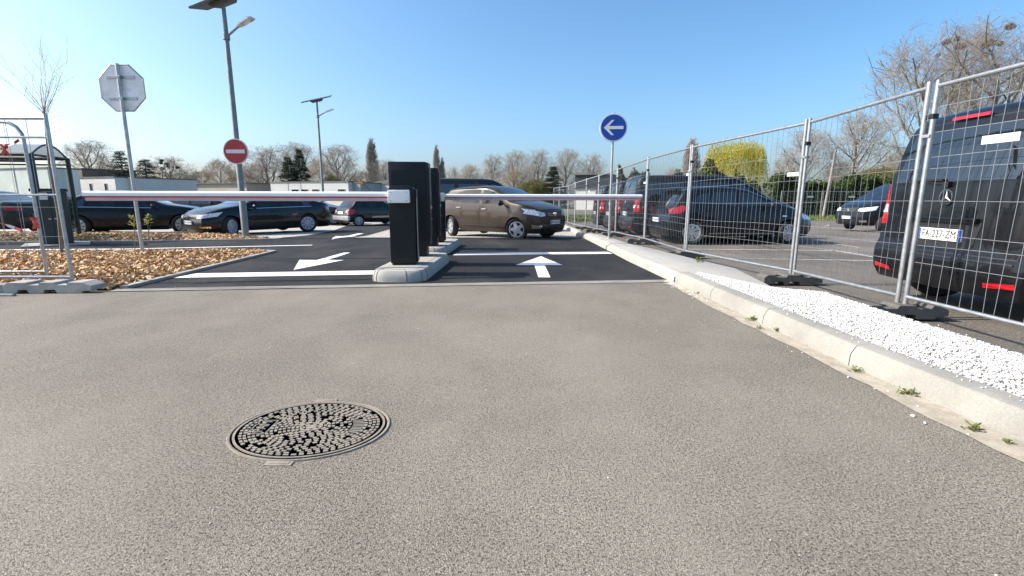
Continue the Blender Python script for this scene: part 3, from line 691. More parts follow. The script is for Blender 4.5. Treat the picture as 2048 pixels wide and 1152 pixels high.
# ---------------------------------------------------------------- ground
old_asph = asphalt('worn_grey_asphalt', (0.280, 0.246, 0.195), (0.360, 0.318, 0.254), 120, 0.45, 0.8, 0.6, dust=(0.36, 0.316, 0.255), dusty=0.42)
lot_asph = asphalt('weathered_car_park_asphalt', (0.19, 0.165, 0.14), (0.26, 0.23, 0.195), 80, 0.4, 0.7, 0.5, dust=(0.33, 0.29, 0.25), dusty=0.5)
new_asph = asphalt('fresh_black_asphalt', (0.025, 0.025, 0.026), (0.038, 0.037, 0.037), 110, 0.5, 0.8, 0.5, dust=(0.12, 0.11, 0.10), dusty=0.35)
conc = concrete('pale_concrete', (0.40, 0.375, 0.33))
conc_k = concrete('cream_kerb_concrete', (0.305, 0.292, 0.26), stain=0.26, scale=1.7)
conc_d = concrete('grey_concrete', (0.36, 0.35, 0.32), stain=0.3)
apron_m = concrete('bright_apron_concrete', (0.44, 0.415, 0.37), stain=0.15, scale=1.2)
gut_m = concrete('gutter_silt', (0.42, 0.37, 0.29), stain=0.3, scale=9, bump=0.5)
paint_m = concrete('white_road_paint', (0.78, 0.78, 0.77), stain=0.13, scale=7, bump=0.15)
old_paint = concrete('worn_white_road_paint', (0.50, 0.49, 0.46), stain=0.35, scale=6, bump=0.15)
soil = mat('dark_soil', (0.13, 0.085, 0.05), rough=0.95, var=0.3, scale=14, bump=0.6, bscale=60)
grass_base = mat('verge_soil_and_turf', (0.10, 0.12, 0.035), rough=0.95, var=0.35, scale=1.4, c2=(0.17, 0.15, 0.06), bump=0.4)
far_m = mat('far_ground', (0.13, 0.13, 0.08), rough=0.95, var=0.3, scale=0.15, c2=(0.2, 0.18, 0.13))
KX = 2.2                                # foot of the right-hand kerb
sheet('ground', [(-900, -30), (900, -30), (900, 1500), (-900, 1500)], -0.020, far_m)
sheet('driveway', [(-40, -12), (2.9, -12), (2.9, 2.0), (2.34, 3.2), (2.22, 6.62), (-4.78, 5.86), (-6.0, 5.72), (-40, 5.3)], 0.0, old_asph)
sheet('car_park_surface', [(2.5, -12), (60, -12), (60, 36), (9, 31.5), (2.7, 29), (2.7, 11), (3.0, 7)], -0.014, lot_asph)
sheet('access_road', [(-4.95, 5.95), (2.4, 6.72), (2.4, 36), (-60, 36), (-60, 9.0), (-5.0, 10.2)], -0.009, new_asph)
sheet('flush_kerb_strip', [(-4.95, 5.87), (2.2, 6.63), (2.2, 6.80), (-4.95, 6.03)], 0.004, concrete('worn_kerb_strip', (0.29, 0.265, 0.225), stain=.3, scale=4))
sheet('road_joint', [(-4.9, 6.03), (2.2, 6.80), (2.2, 6.86), (-4.9, 6.09)], -0.002, conc_d)
# silt in the gutter along the near kerb
gp = [(2.9, 1.0)]
g_in = [(2.50, 0.6), (2.30, 1.6), (2.22, 2.4), (2.20, 3.2), (2.15, 4.2), (2.12, 5.2), (2.10, 6.3), (2.06, 6.62)]
g_out = [(2.24, 6.64), (2.34, 3.2), (2.42, 2.2), (2.6, 0.6)]
gi2 = []
for (a, b) in zip(g_in, g_in[1:]):
    for k in range(5):
        t = k/5; gi2.append((a[0]+(b[0]-a[0])*t+rnd.uniform(-.018, .018), a[1]+(b[1]-a[1])*t))
sheet('kerb_gutter', gi2+g_out, 0.005, gut_m)

# right-hand kerb: sloping cream face, flat top, laid in one-metre lengths with open joints
def kerb(name, path, wtop, h, m, face=0.035, length=1.0, wback=0.0):
    """path of foot points (x, y); the kerb body lies to the right of it"""
    mb = MB(); pts = [Vector((p[0], p[1], 0)) for p in path]
    segs = []
    for a, b in zip(pts, pts[1:]):
        n = max(1, round((b-a).length/length))
        for i in range(n):
            segs.append((a.lerp(b, i/n), a.lerp(b, (i+1)/n)))
    for a, b in segs:
        d = (b-a).normalized(); nrm = Vector((d.y, -d.x, 0)); g = 0.004
        a2, b2 = a+d*g, b-d*g
        prof = [(0, -.08), (face*.25, h*.55), (face, h-.022), (face+.012, h-.006), (face+.03, h), (wtop-.012, h), (wtop, h-.012), (wtop, -.08)]
        vs = [p+nrm*o+Vector((0, 0, z+gz(p.y))) for p in (a2, b2) for o, z in prof]; k = len(prof)
        fs = [(i, (i+1) % k, k+(i+1) % k, k+i) for i in range(k)]+[tuple(range(k))[::-1], tuple(range(k, 2*k))]
        mb.add(vs, fs)
    o = mb.build(name, m, smooth=28); o['kind'] = 'structure'; return o
kerb('kerb', [(2.62, .3), (2.44, 2.0), (2.335, 3.25), (2.22, 6.60)], 0.20, 0.15, conc_k)
kerb('kerb', [(2.215, 6.66), (2.12, 9.0), (2.10, 11.0), (2.06, 13.2), (2.0, 15.4)], 0.2, 0.12, conc, face=0.09)
kerb('kerb', [(2.0, 15.46), (2.25, 17.8), (2.35, 29.0)], 0.2, 0.12, conc, face=0.06)
def slab(name, poly, z0, z1, m, bev=0.01):
    o = MB().prism(poly, z0, z1).build(name, m, bevel=bev, smooth=30); o['kind'] = 'structure'; return o
slab('pavement', [(2.425, 6.66), (3.02, 5.45), (3.3, 7.2), (3.12, 8.2), (2.95, 9.4), (2.62, 11.2), (2.52, 13.6), (2.22, 14.4), (2.27, 13.2), (2.31, 11.0), (2.33, 9.0)], -0.1, 0.117, concrete('smooth_new_concrete', (0.37, 0.355, 0.32), stain=0.08), bev=0.004)
slab('gravel_bed_base', [(2.50, 2.2), (2.43, 6.6), (3.0, 5.47), (3.40, 5.3), (3.36, 3.0), (3.5, 0.3), (2.8, .3)], -0.1, 0.112, concrete('white_marble_grit', (.62, .61, .58), scale=40, stain=.3), bev=0)
# left: edging, mulch beds, aprons
def mound(name, poly, h, m):
    bm = poly_mesh(poly, 0.5); bmesh.ops.recalc_face_normals(bm, faces=bm.faces[:])
    bd = [e for e in bm.edges if len(e.link_faces) == 1]
    for v in bm.verts:
        d = min(((v.co-(e.verts[0].co+e.verts[1].co)/2).length for e in bd), default=1)
        v.co.z = gz(v.co.y)+h*min(1, d/0.7)+0.004*math.sin(v.co.x*9+v.co.y*7)-0.01
    if sum(f.normal.z for f in bm.faces) < 0: bmesh.ops.reverse_faces(bm, faces=bm.faces[:])
    me = bpy.data.meshes.new(name); bm.to_mesh(me); bm.free(); me.materials.append(m)
    o = bpy.data.objects.new(name, me); col.objects.link(o); o['kind'] = 'structure'
    return o
BED1 = [(-4.95, 6.05), (-5.06, 10.25), (-5.4, 10.42), (-7.5, 10.15), (-10.5, 9.95), (-16, 9.6), (-16, 5.75), (-6.2, 5.95)]
BED2 = RS([(-6.55, 13.45), (-7.2, 13.9), (-8.4, 14.5), (-10.2, 14.6), (-11.6, 15.2), (-13.5, 15.3), (-20, 14.6), (-20, 12.7), (-13.2, 12.35), (-9.6, 12.7)])
BED3 = RS([(-7.0, 20.6), (-7.8, 22.6), (-9.8, 23.1), (-11.2, 22.2), (-9.6, 20.9)])
b1 = mound('planting_bed', BED1, .07, soil); b2_ = mound('planting_bed', BED2, .05, soil); b3_ = mound('planting_bed', BED3, .06, soil)
def edging(pts, w=.06, h=.025, m=conc_d):
    mb = MB()
    for a, b in zip(pts, pts[1:]):
        a, b = Vector((*a, 0)), Vector((*b, 0)); d = (b-a).normalized(); n = Vector((d.y, -d.x, 0))*w/2
        vs = [p+q+Vector((0, 0, z+gz(p.y))) for z in (-.05, h) for p, q in ((a, -n), (a, n), (b, n), (b, -n))]
        mb.add(vs, [(3, 2, 1, 0), (4, 5, 6, 7), (0, 1, 5, 4), (1, 2, 6, 5), (2, 3, 7, 6), (3, 0, 4, 7)])
    o = mb.build('bed_edging', m); o['kind'] = 'structure'; return o
edging([(-4.92, 6.1), (-5.02, 10.3)], .09, .03, conc); edging([(-5.03, 10.36), (-5.5, 10.52), (-7.5, 10.24), (-10.5, 10.05), (-16, 9.7)], .10, .02, conc)
edging(RS([(-6.45, 13.4), (-9.6, 12.64), (-13.2, 12.28), (-20, 12.63)]), .1, .02, conc)
sheet('paved_apron', RS([(-6.5, 13.5), (-6.10, 16.7), (-6.6, 19.6), (-9.0, 20.2), (-24, 21), (-24, 14.9), (-13.5, 15.3), (-11.6, 15.2), (-10.2, 14.6), (-8.4, 14.5)]), -0.003, apron_m)
sheet('paved_apron', RS([(-6.2, 20.3), (-5.4, 22.0), (-9, 23.4), (-24, 24.5), (-24, 22), (-9.6, 20.7)]), -0.003, apron_m)
kb = [(-8.5, 15.2), (-9.6, 15.25), (-10.6, 14.8), (-11.8, 14.9), (-13.4, 15.45)]
edging(RS(kb), .14, .10, conc)
sheet('paved_apron', RS([(-7.6, 23.0), (-3.0, 24.0), (-3.0, 25.2), (-9, 24.2)]), -0.003, apron_m)
# block-paved bay under the brown car
pav = bpy.data.materials.new('block_paving'); pav.use_nodes = True
nt = pav.node_tree; bt = nt.nodes.new('ShaderNodeTexBrick'); tc = nt.nodes.new('ShaderNodeTexCoord')
bt.inputs['Color1'].default_value = (.46, .43, .38, 1); bt.inputs['Color2'].default_value = (.56, .53, .47, 1); bt.inputs['Mortar'].default_value = (.12, .11, .08, 1)
bt.inputs['Scale'].default_value = 1; bt.inputs['Brick Width'].default_value = .22; bt.inputs['Row Height'].default_value = .16; bt.inputs['Mortar Size'].default_value = .018
nt.links.new(tc.outputs['Object'], bt.inputs['Vector']); nt.links.new(bt.outputs['Color'], nt.nodes['Principled BSDF'].inputs['Base Color']); nt.nodes['Principled BSDF'].inputs['Roughness'].default_value = .9
sheet('paved_bay', RS([(-4.5, 14.1), (2.0, 14.3), (2.22, 16.5), (2.3, 22), (-4.5, 22)]), -0.004, pav)
sheet('paved_bay', RS([(-4.5, 14.02), (2.0, 14.22), (2.0, 14.3), (-4.5, 14.1)]), -0.003, conc)
# road markings on the fresh asphalt
def mark(poly, m=paint_m, dz=-0.004): return sheet('road_marking', poly, dz, m)
mark([(-4.87, 6.94), (-2.05, 7.30), (-2.12, 7.70), (-4.80, 7.36)])
mark([(-1.19, 9.78), (2.08, 10.1), (2.04, 10.45), (-1.15, 10.18)])
mark([(0.57, 9.63), (0.06, 8.36), (0.385, 8.36), (.385, 7.06), (.56, 7.06), (.56, 8.36), (.87, 8.36)])
mark([(-3.49, 7.75), (-3.93, 9.0), (-3.60, 8.98), (-3.52, 10.2), (-3.38, 10.2), (-3.40, 9.0), (-3.1, 8.98)])
mark(RS([(-4.93, 13.4), (-5.2, 14.5), (-4.98, 14.5), (-4.9, 15.6), (-4.7, 15.6), (-4.78, 14.5), (-4.55, 14.5)]))
mark([(-8.6, 10.75), (-4.8, 11.72), (-4.83, 11.86), (-8.6, 10.9)])
mark([(-13, 10.3), (-8.6, 10.75), (-8.6, 10.9), (-13, 10.5)])
for a, b, w in (((1372, 497), (1668, 500), .1), ((1668, 500), (1749, 513), .1), ((1448, 515), (1749, 520), .09), ((1540, 532), (1556, 532), .08), ((1620, 437), (1660, 437), .12), ((1690, 447), (1740, 449), .12), ((1380, 483), (1480, 483), .1)):
    p, q = P(*a), P(*b); p.y = min(p.y, 26); d = (q-p).normalized(); n = Vector((d.y, -d.x, 0))*w/2
    mark([tuple((p+n)[:2]), tuple((q+n)[:2]), tuple((q-n)[:2]), tuple((p-n)[:2])], old_paint, -0.010)
p = P(1692, 490); mark([(p.x-.04, p.y-.5), (p.x+.04, p.y-.5), (p.x+.04, p.y+.4), (p.x-.04, p.y+.4)], old_paint, -0.010)
# grass verge beyond the car park
sheet('grass_verge', [(9, 31.5), (80, 37), (80, 47), (2.7, 44), (2.7, 29.0)], -0.006, grass_base)

# ---------------------------------------------------------------- stuff: bark chips, white gravel, stray stones, grass blades
def inside(poly, x, y):
    c = np.zeros(len(x), bool); n = len(poly); j = n-1
    for i in range(n):
        xi, yi = poly[i]; xj, yj = poly[j]
        if yi != yj: c ^= ((yi > y) != (yj > y)) & (x < (xj-xi)*(y-yi)/(yj-yi)+xi)
        j = i
    return c
def scatter(poly, n, seed):
    r = np.random.default_rng(seed); xs = [p[0] for p in poly]; ys = [p[1] for p in poly]
    x = r.uniform(min(xs), max(xs), n*3); y = r.uniform(min(ys), max(ys), n*3); k = inside(poly, x, y)
    return x[k][:n], y[k][:n], r
def edge_dist(poly, x, y):
    d = np.full(len(x), 9.0)
    for a, b in zip(poly, poly[1:]+poly[:1]):
        ab = np.array(b)-np.array(a); t = np.clip(((x-a[0])*ab[0]+(y-a[1])*ab[1])/(ab@ab), 0, 1)
        d = np.minimum(d, np.hypot(x-a[0]-t*ab[0], y-a[1]-t*ab[1]))
    return d
GZ = lambda y: -0.05*np.clip(y-14, 0, 2)-0.0218*np.clip(y-16, 0, 11)
def chips(name, poly, n, hmax, seed, size, mats, label):
    x, y, r = scatter(poly, n, seed); n = len(x)
    z = GZ(y)+hmax*np.clip(edge_dist(poly, x, y)/.7, 0, 1)+r.uniform(0, .035, n)
    a = r.uniform(0, 6.28, n); l = size*r.uniform(.5, 1.5, n); w = l*r.uniform(.18, .42, n); ti = r.normal(0, .6, n); ro = r.normal(0, .7, n); cv = r.uniform(.1, .5, n)*w
    u = np.stack([np.cos(a)*np.cos(ti), np.sin(a)*np.cos(ti), np.sin(ti)], 1); v = np.stack([-np.sin(a)*np.cos(ro), np.cos(a)*np.cos(ro), np.sin(ro)], 1)
    nn = np.cross(u, v); c = np.stack([x, y, z], 1)
    L = (u*l[:, None])/2; V_ = (v*w[:, None])/2; N_ = nn*cv[:, None]
    vs = np.stack([c-L*.9-V_, c-L-N_*.2+V_*.7, c-V_*1.1+N_, c+V_+N_*.9, c+L*.8-V_*.8, c+L+V_*.6], 1).reshape(-1, 3)
    b = np.arange(n)[:, None]*6
    f = np.concatenate([b+np.array([[0, 2, 3, 1]]), b+np.array([[2, 4, 5, 3]])], 0)
    return tag(fast_mesh(name, vs, f, mats), label=label, kind='stuff')
chip_m = varied('bark_chip', [(.28, .14, .06), (.50, .29, .135), (.66, .42, .22), (.56, .34, .16), (.72, .51, .29), (.40, .22, .10), (.68, .47, .26), (.78, .61, .39)])
near1 = [p for p in BED1]
chips('bark_mulch', BED1, 32000, .07, 1, .088, chip_m, 'orange brown bark chips covering the near left planting bed')
chips('bark_mulch', BED2, 15000, .05, 2, .095, chip_m, 'orange brown bark chips on the bed under the no entry lamp post')
chips('bark_mulch', BED3, 3500, .06, 3, .09, chip_m, 'bark chips in the small bed at the far lamp post')
def stones(name, x, y, z, sz, r, m, label):
    n = len(x); t = (1+5**.5)/2
    ico = np.array([(-1, t, 0), (1, t, 0), (-1, -t, 0), (1, -t, 0), (0, -1, t), (0, 1, t), (0, -1, -t), (0, 1, -t), (t, 0, -1), (t, 0, 1), (-t, 0, -1), (-t, 0, 1)])/1.9
    fa = np.array([(0, 11, 5), (0, 5, 1), (0, 1, 7), (0, 7, 10), (0, 10, 11), (1, 5, 9), (5, 11, 4), (11, 10, 2), (10, 7, 6), (7, 1, 8), (3, 9, 4), (3, 4, 2), (3, 2, 6), (3, 6, 8), (3, 8, 9), (4, 9, 5), (2, 4, 11), (6, 2, 10), (8, 6, 7), (9, 8, 1)])
    s = sz[:, None, None]*r.uniform(.55, 1.1, (n, 1, 3))
    v = ico[None]*s*r.uniform(.8, 1.2, (n, 12, 1))
    a = r.uniform(0, 6.28, n); c, q = np.cos(a)[:, None], np.sin(a)[:, None]
    vv = np.stack([v[..., 0]*c-v[..., 1]*q, v[..., 0]*q+v[..., 1]*c, v[..., 2]*.75], 2)+np.stack([x, y, z], 1)[:, None]
    f = (np.arange(n)[:, None, None]*12+fa[None]).reshape(-1, 3)
    return tag(fast_mesh(name, vv.reshape(-1, 3), f, m), label=label, kind='stuff')
gravel_m = varied('white_marble_chipping', [(.60, .58, .54), (.70, .69, .66), (.64, .63, .61), (.74, .735, .72), (.40, .37, .32), (.72, .71, .68)])
GB = [(2.55, 2.0), (2.44, 6.45), (2.56, 6.68), (3.0, 5.5), (3.40, 5.25), (3.36, 3.0), (3.44, 1.6), (2.62, 1.6)]
x, y, r = scatter(GB, 46000, 5)
z = .118+r.uniform(0, .022, len(x))+.03*np.clip(edge_dist(GB, x, y)/.25, 0, 1)
stones('white_gravel', x, y, z, r.uniform(.005, .0115, len(x)), r, gravel_m, 'bright white marble chippings behind the right hand kerb')
r = np.random.default_rng(9)
yy = 6.75-np.abs(r.normal(0, .55, 150)); xx = 2.2-np.abs(r.normal(0, .05, 150))+(6.6-yy)*.02
y2 = r.uniform(2, 6, 26); x2 = 2.1+r.normal(0, .05, 26)+(6.6-y2)*.03
x3 = r.uniform(3.3, 3.9, 60); y3 = r.uniform(2.5, 6.0, 60)
xx = np.concatenate([xx, x2, x3]); yy = np.concatenate([yy, y2, y3])
stones('stray_gravel', xx, yy, np.full(len(xx), .006), r.uniform(.005, .013, len(xx)), r, gravel_m, 'loose white chippings spilled in the gutter at the kerb end')
y4 = r.uniform(2.2, 6.3, 70); x4 = 2.53-np.abs(r.normal(0, .035, 70))+(3.25-y4)*.034
stones('stray_gravel', x4, y4, np.full(70, .154), r.uniform(.004, .009, 70), r, gravel_m, 'single white chippings lying on top of the right hand kerb')
r = np.random.default_rng(19)
xx = r.uniform(-6, 2.1, 420); yy = r.uniform(.9, 6.3, 420)
stones('grit', xx, yy, np.full(len(xx), .002), r.uniform(.002, .006, len(xx)), r, varied('grit_stone', [(.5, .47, .42), (.12, .1, .09), (.62, .6, .55), (.2, .16, .12)]), 'loose grit scattered over the worn driveway')
# grass blades on the verge
x, y, r = scatter([(9, 31.7), (45, 35), (45, 41), (2.8, 39), (2.8, 29.3)], 16000, 4)
a = r.uniform(0, 6.28, len(x)); h = r.uniform(.05, .22, len(x)); w = .035
c = np.stack([x, y, GZ(y)], 1); d = np.stack([np.cos(a)*w, np.sin(a)*w, 0*a], 1)
vs = np.stack([c-d, c+d, c+np.stack([r.normal(0, .05, len(x)), r.normal(0, .05, len(x)), h], 1)], 1).reshape(-1, 3)
grass_m = varied('grass_blade', [(.07, .11, .025), (.12, .17, .04), (.17, .18, .06), (.09, .14, .03)])
tag(fast_mesh('grass', vs, np.arange(len(x)*3).reshape(-1, 3), grass_m), label='rough green grass on the verge before the hedge', kind='stuff')

# ---------------------------------------------------------------- manhole cover
iron = concrete('dusty_cast_iron', (0.29, 0.255, 0.205), stain=0.25, scale=14)
pit = mat('dark_cast_iron_pits', (0.038, 0.032, 0.025), rough=0.8, var=0.3)
mh = thing('manhole_cover', 'round dusty cast iron manhole cover with a stud pattern set in the driveway', 'manhole cover', (-1.01, 2.30, 0.0)); mh.scale = (1, .82, 1)
fr = MB(); fr.lathe([(.376, -.02), (.376, .006), (.379, .007), (.387, .007), (.390, .003), (.390, -.02)], 72, close=True)
fr.build('frame', iron, mh, smooth=40)
MB().lathe([(.0, .0035), (.3715, .0035)], 72).build('lid_recess', pit, mh)
lid = MB()
def cell(r0, r1, a0, a1, z0=.003, z1=.0085, seg=3):
    t = [(r0, a0+(a1-a0)*i/seg) for i in range(seg+1)]+[(r1, a1-(a1-a0)*i/seg) for i in range(seg+1)]
    lid.prism([(q*math.cos(a), q*math.sin(a)) for q, a in t], z0, z1)
rr = random.Random(3)
lid.lathe([(.353, .003), (.353, .0085), (.364, .0085), (.364, .003)], 72, close=True)
r0 = .06
for i in range(14):
    r1 = r0+.0165; n = max(8, int(2*math.pi*r0/.034)); off = rr.random()
    for k in range(n):
        a0 = 2*math.pi*(k+off)/n; a1 = a0+2*math.pi/n*rr.choice([.50, .58, .66, .72]); am = (a0+a1)/2
        if .20 < r0 < .275 and abs(math.atan2(math.sin(am-math.pi*.98), math.cos(am-math.pi*.98))) < .40: continue
        if .19 < r0 < .26 and abs(math.atan2(math.sin(am-.1), math.cos(am-.1))) < .42: continue
        if rr.random() < .06: continue
        cell(r0+.0015, r1+rr.choice([-.002, -.001, 0]), a0, a1)
    r0 = r1+.0036
lid.lathe([(.046, .003), (.046, .0105), (.056, .0105), (.056, .003)], 36, close=True)
lid.lathe([(.0, .009), (.026, .009), (.026, .003)], 24)
for k in range(6): cell(.030, .044, k*1.047, k*1.047+.6)
# the plate with the letters, and the plain plate opposite
for xa, ya, xb, yb in ((-.292, -.085, -.286, .085), (-.202, -.085, -.196, .085), (-.292, -.09, -.196, -.084), (-.292, .084, -.196, .09)): lid.prism([(xa, ya), (xb, ya), (xb, yb), (xa, yb)], .003, .0085)
for k in range(9): cell(.205, .262, -.30+k*.085, -.265+k*.085)
lo = lid.build('lid', iron, mh)
text('lettering', 'PAM', .075, iron, lo, (-.243, 0, .0075), (0, 0, R(90)), extrude=.003)
for a in (97, -91):
    h = MB(); M = Matrix.Rotation(R(a), 4, 'Z')
    h.box((.410, 0, .0005), (.045, .12, .008), 0, M); h.box((.408, 0, .005), (.020, .09, .003), 0, M)
    h.build('hinge_lug', iron, mh, bevel=.003)
# ---------------------------------------------------------------- barriers, islands, ticket terminals
cab_m = mat('anthracite_powder_coat', (0.010, 0.012, 0.014), rough=0.42, spec=.3, var=0.1, scale=3)
boom_white = mat('white_boom_enamel', (0.88, 0.88, 0.86), rough=0.3, var=0.03)
boom_red = mat('red_reflective_strip', (0.45, 0.025, 0.03), rough=0.4)
boom_pink = mat('pink_reflection_edge_profile', (0.60, 0.42, 0.42), rough=0.35, var=0.08)  # pink reflection under the red strip is put into this colour
isl_m = concrete('island_kerb_concrete', (0.40, 0.38, 0.345), stain=0.14)
def island(x0, x1, y0, y1, label):
    t = thing('traffic_island', label, 'traffic island', ((x0+x1)/2, (y0+y1)/2, 0), R(-2), 'kerbed islands carrying the barrier equipment')
    w, l = (x1-x0)/2, (y1-y0)/2
    def out(q):
        a, b, rr_ = w-q, l-q, min(w, l)*.62-q*.5; pts = []
        for cx, cy, s in ((a-rr_, b-rr_, 0), (-a+rr_, b-rr_, 90), (-a+rr_, -b+rr_, 180), (a-rr_, -b+rr_, 270)):
            for k in range(6): an = R(s+18*k); pts.append((cx+rr_*math.cos(an), cy+rr_*math.sin(an)))
        return pts
    lv = [(0, -.06), (.006, .05), (.02, .11), (.045, .145), (.07, .15)]
    mb = MB(); n = 24; vs = []
    for q, z in lv: vs += [(px, py, z) for px, py in out(q)]
    fs = [(i*n+j, i*n+(j+1) % n, (i+1)*n+(j+1) % n, (i+1)*n+j) for i in range(len(lv)-1) for j in range(n)]+[tuple(range((len(lv)-1)*n, len(lv)*n))]
    mb.add(vs, fs)
    g = mb
    for k in (3, 8, 14, 15, 18, 21, 23):           # dark mortar joints between the kerb stones
        pr = [(out(-.002)[k], -.02), (out(.004)[k], .05), (out(.018)[k], .112), (out(.044)[k], .148), (out(.13)[k], .1525)]
        for (a, za), (b, zb_) in zip(pr, pr[1:]): g.tube([(a[0], a[1], za), (b[0], b[1], zb_)], .003, 4, 1)
    mb.build('kerb_ring', [isl_m, pit], t, smooth=40)
    MB().prism(out(.14), .149, .153).build('infill', conc, t)
    return t
island(-1.94, -1.16, 6.62, 9.0, 'near concrete kerb island under the first black barrier cabinet')
island(-2.0, -1.28, 9.72, 12.0, 'far concrete kerb island behind the first, under the second ticket terminal')
def barrier(x, y, length, sg, label, w=.37, d=.36, h=1.15, zb=1.02, boom_z=1.0, tall=.13):
    t = thing('boom_barrier', label, 'barrier', (x, y, .15), R(6.5), 'lowered car park barriers')
    prof = []
    for k in range(7): a = R(90*k/6); prof.append((w/2-.07+.07*math.cos(a), h-.07+.07*math.sin(a)))
    prof = [(w/2, .03)]+prof+[(-q, z) for q, z in prof[::-1]]+[(-w/2, .03)]
    b = MB(); b.prism(prof, -d/2, d/2, 0, Matrix.Rotation(R(90), 4, 'X'))
    b.box((0, 0, .016), (w-.03, d-.03, .03)); b.build('cabinet', cab_m, t, bevel=.012, smooth=35)
    MB().prism([(w/2-.03, .10), (w/2-.03, h*.55), (-w/2+.03, h*.55), (-w/2+.03, .10)], -d/2-.004, -d/2+.002, 0, Matrix.Rotation(R(90), 4, 'X') @ Matrix.Scale(-1, 4, (0, 0, 1))).build('door', cab_m, t, bevel=.002)
    MB().box((w/2+.012, .02, h*.5), (.025, d*.8, h*.93)).build('side_cover', cab_m, t, bevel=.01)
    for sy in (-1,): MB().tube([(w/2+.028, -d/2+.03, .1), (w/2+.03, -d/2+.03, h*.86)], .006, 6).build('lit_edge_rod', silver_paint, t)  # silver tube paints the bright-lit thin edge of the cabinet
    # boom: rounded white beam with a red strip and a softer edge profile under it
    y0 = -d/2-.10; z0 = boom_z; x0 = -sg*.05; x1 = sg*length
    br = MB(); br.box((0, 0, 0), (.30, .15, tall+.05)); o = br.build('boom_bracket', boom_white, t, bevel=.015, smooth=40, loc=(sg*.02, y0, z0))
    for bx in (-.11, .11):
        for bz in (-.06, .06): MB().tube([(bx, -.074, bz), (bx, -.084, bz)], .008, 8).build('bolt', steel, o)
    arm = MB(); pr = []
    zt = tall/2
    for k in range(9): a = R(180*k/8); pr.append((.042*math.cos(a), zt-.035+.035*math.sin(a)))
    pr += [(-.042, zt-.070), (.042, zt-.070)]
    def ext(mb, pr, xa, xb):
        n = len(pr); vs = [(xx, y0+q, z0+z) for xx in (xa, xb) for q, z in pr]
        mb.add(vs, [tuple(range(n))[::-1], tuple(range(n, 2*n))]+[(i, (i+1) % n, n+(i+1) % n, n+i) for i in range(n)])
    ext(arm, pr, sg*.17, x1); boom = arm.build('boom', boom_white, t, smooth=40)
    s = MB(); ext(s, [(.044, zt-.066), (.044, zt-.084), (-.044, zt-.084), (-.044, zt-.066)], sg*.171, x1-sg*.001); s.build('red_strip', boom_red, boom)
    s = MB(); ext(s, [(.036, zt-.084), (.036, -zt+.006), (.024, -zt), (-.024, -zt), (-.036, -zt+.006), (-.036, zt-.084)], sg*.172, x1-sg*.03); s.build('edge_profile', boom_pink, boom)
    return t
barrier(-1.62, 7.36, 4.12, -1, 'near barrier with its white boom lowered to the left over the exit lane')
barrier(-1.66, 11.0, 4.58, 1, 'far barrier behind the terminals with its white boom lowered to the right', w=.30, h=1.12, boom_z=.99)
def terminal(x, y, label, w=.62, d=.40, h=1.56, rot=0):
    t = thing('ticket_terminal', label, 'terminal', (x, y, .15), R(rot), 'tall black ticket terminals')
    MB().box((0, 0, .09), (w*.9, d*.9, .18)).build('plinth', cab_m, t, bevel=.008)
    MB().box((0, 0, .18+(h-.18)/2), (w, d, h-.18)).build('housing', cab_m, t, bevel=.02, smooth=40)
    MB().box((w/2+.014, 0, .22+(h-.22)/2-.02), (.03, d*1.06, h-.2)).build('door_frame', cab_m, t, bevel=.012)
    o = MB().box((w/2+.034, 0, .3+(h-.36)/2), (.012, d*.82, h-.42)).build('door', cab_m, t, bevel=.006)
    for k in (-1, 0, 1): MB().box((0, 0, 0), (.018, .035, .055)).build('button', steel, o, loc=(w/2+.042, k*.07, .82), bevel=.004)
    MB().tube([(0, 0, 0), (.02, 0, 0)], .014, 10).build('lock', steel, o, loc=(w/2+.038, -.02, .62))
    b = MB(); b.box((0, -d/2-.002, h*.5), (w*.86, .006, h*.82)); b.build('front_panel', cab_m, t, bevel=.002)
    return t
terminal(-1.73, 8.42, 'front tall black ticket terminal between the two barriers', rot=4)
terminal(-1.77, 10.15, 'second tall black ticket terminal behind the front one', w=.52, rot=4)

# ---------------------------------------------------------------- signs and lamp posts
alu = mat('sign_back_aluminium', (0.82, 0.84, 0.84), rough=0.5, metal=0.0, var=0.15, scale=3)
post_m = mat('grey_green_lamp_post_paint', (0.22, 0.235, 0.22), rough=0.5, metal=0.2, var=0.15, scale=8)
tray_m = mat('dull_grey_panel_back', (.10, .105, .11), rough=.55, var=.2)
pv = mat('photovoltaic_cells', (0.01, 0.014, 0.035), rough=0.12, coat=1.0, var=0.3)
sign_red = mat('sign_red', (0.42, 0.03, 0.03), rough=0.45, var=0.06)
sign_blue = mat('sign_blue', (0.008, 0.060, 0.34), rough=0.4, var=0.05)
p = P(286, 510, .05)
t = thing('stop_sign', 'octagonal sign seen from its grey back on a galvanised post in the bark bed', 'road sign', (p.x, p.y, .03))
MB().tube([(0, 0, -.1), (0, 0, 3.42)], .032, 14).build('post', steel, t, smooth=50)
b = MB(); oc = [(.415*math.cos(R(22.5+45*k)), .415*math.sin(R(22.5+45*k))) for k in range(8)]
b.prism(oc, -.012, .012, 0, Matrix.Translation((0, .055, 3.02)) @ Matrix.Rotation(R(90), 4, 'X')); pn = b.build('panel', alu, t)
rim_o = [(q[0]*1.02, q[1]*1.02) for q in oc]; b = MB()
for a, c in zip(rim_o, rim_o[1:]+rim_o[:1]): b.tube([(a[0], .05, a[1]+3.02), (c[0], .05, c[1]+3.02)], .013, 6)
b.build('rim', steel, pn)
for z in (2.84, 3.20): MB().box((0, .035, z), (.5, .02, .05)).box((0, 0, z), (.085, .075, .03)).build('bracket', steel, t, bevel=.004)
b = MB(); b.lathe([(.07, 0), (.06, .02), (.035, .025)], 12); b.build('collar', steel, t, smooth=40)
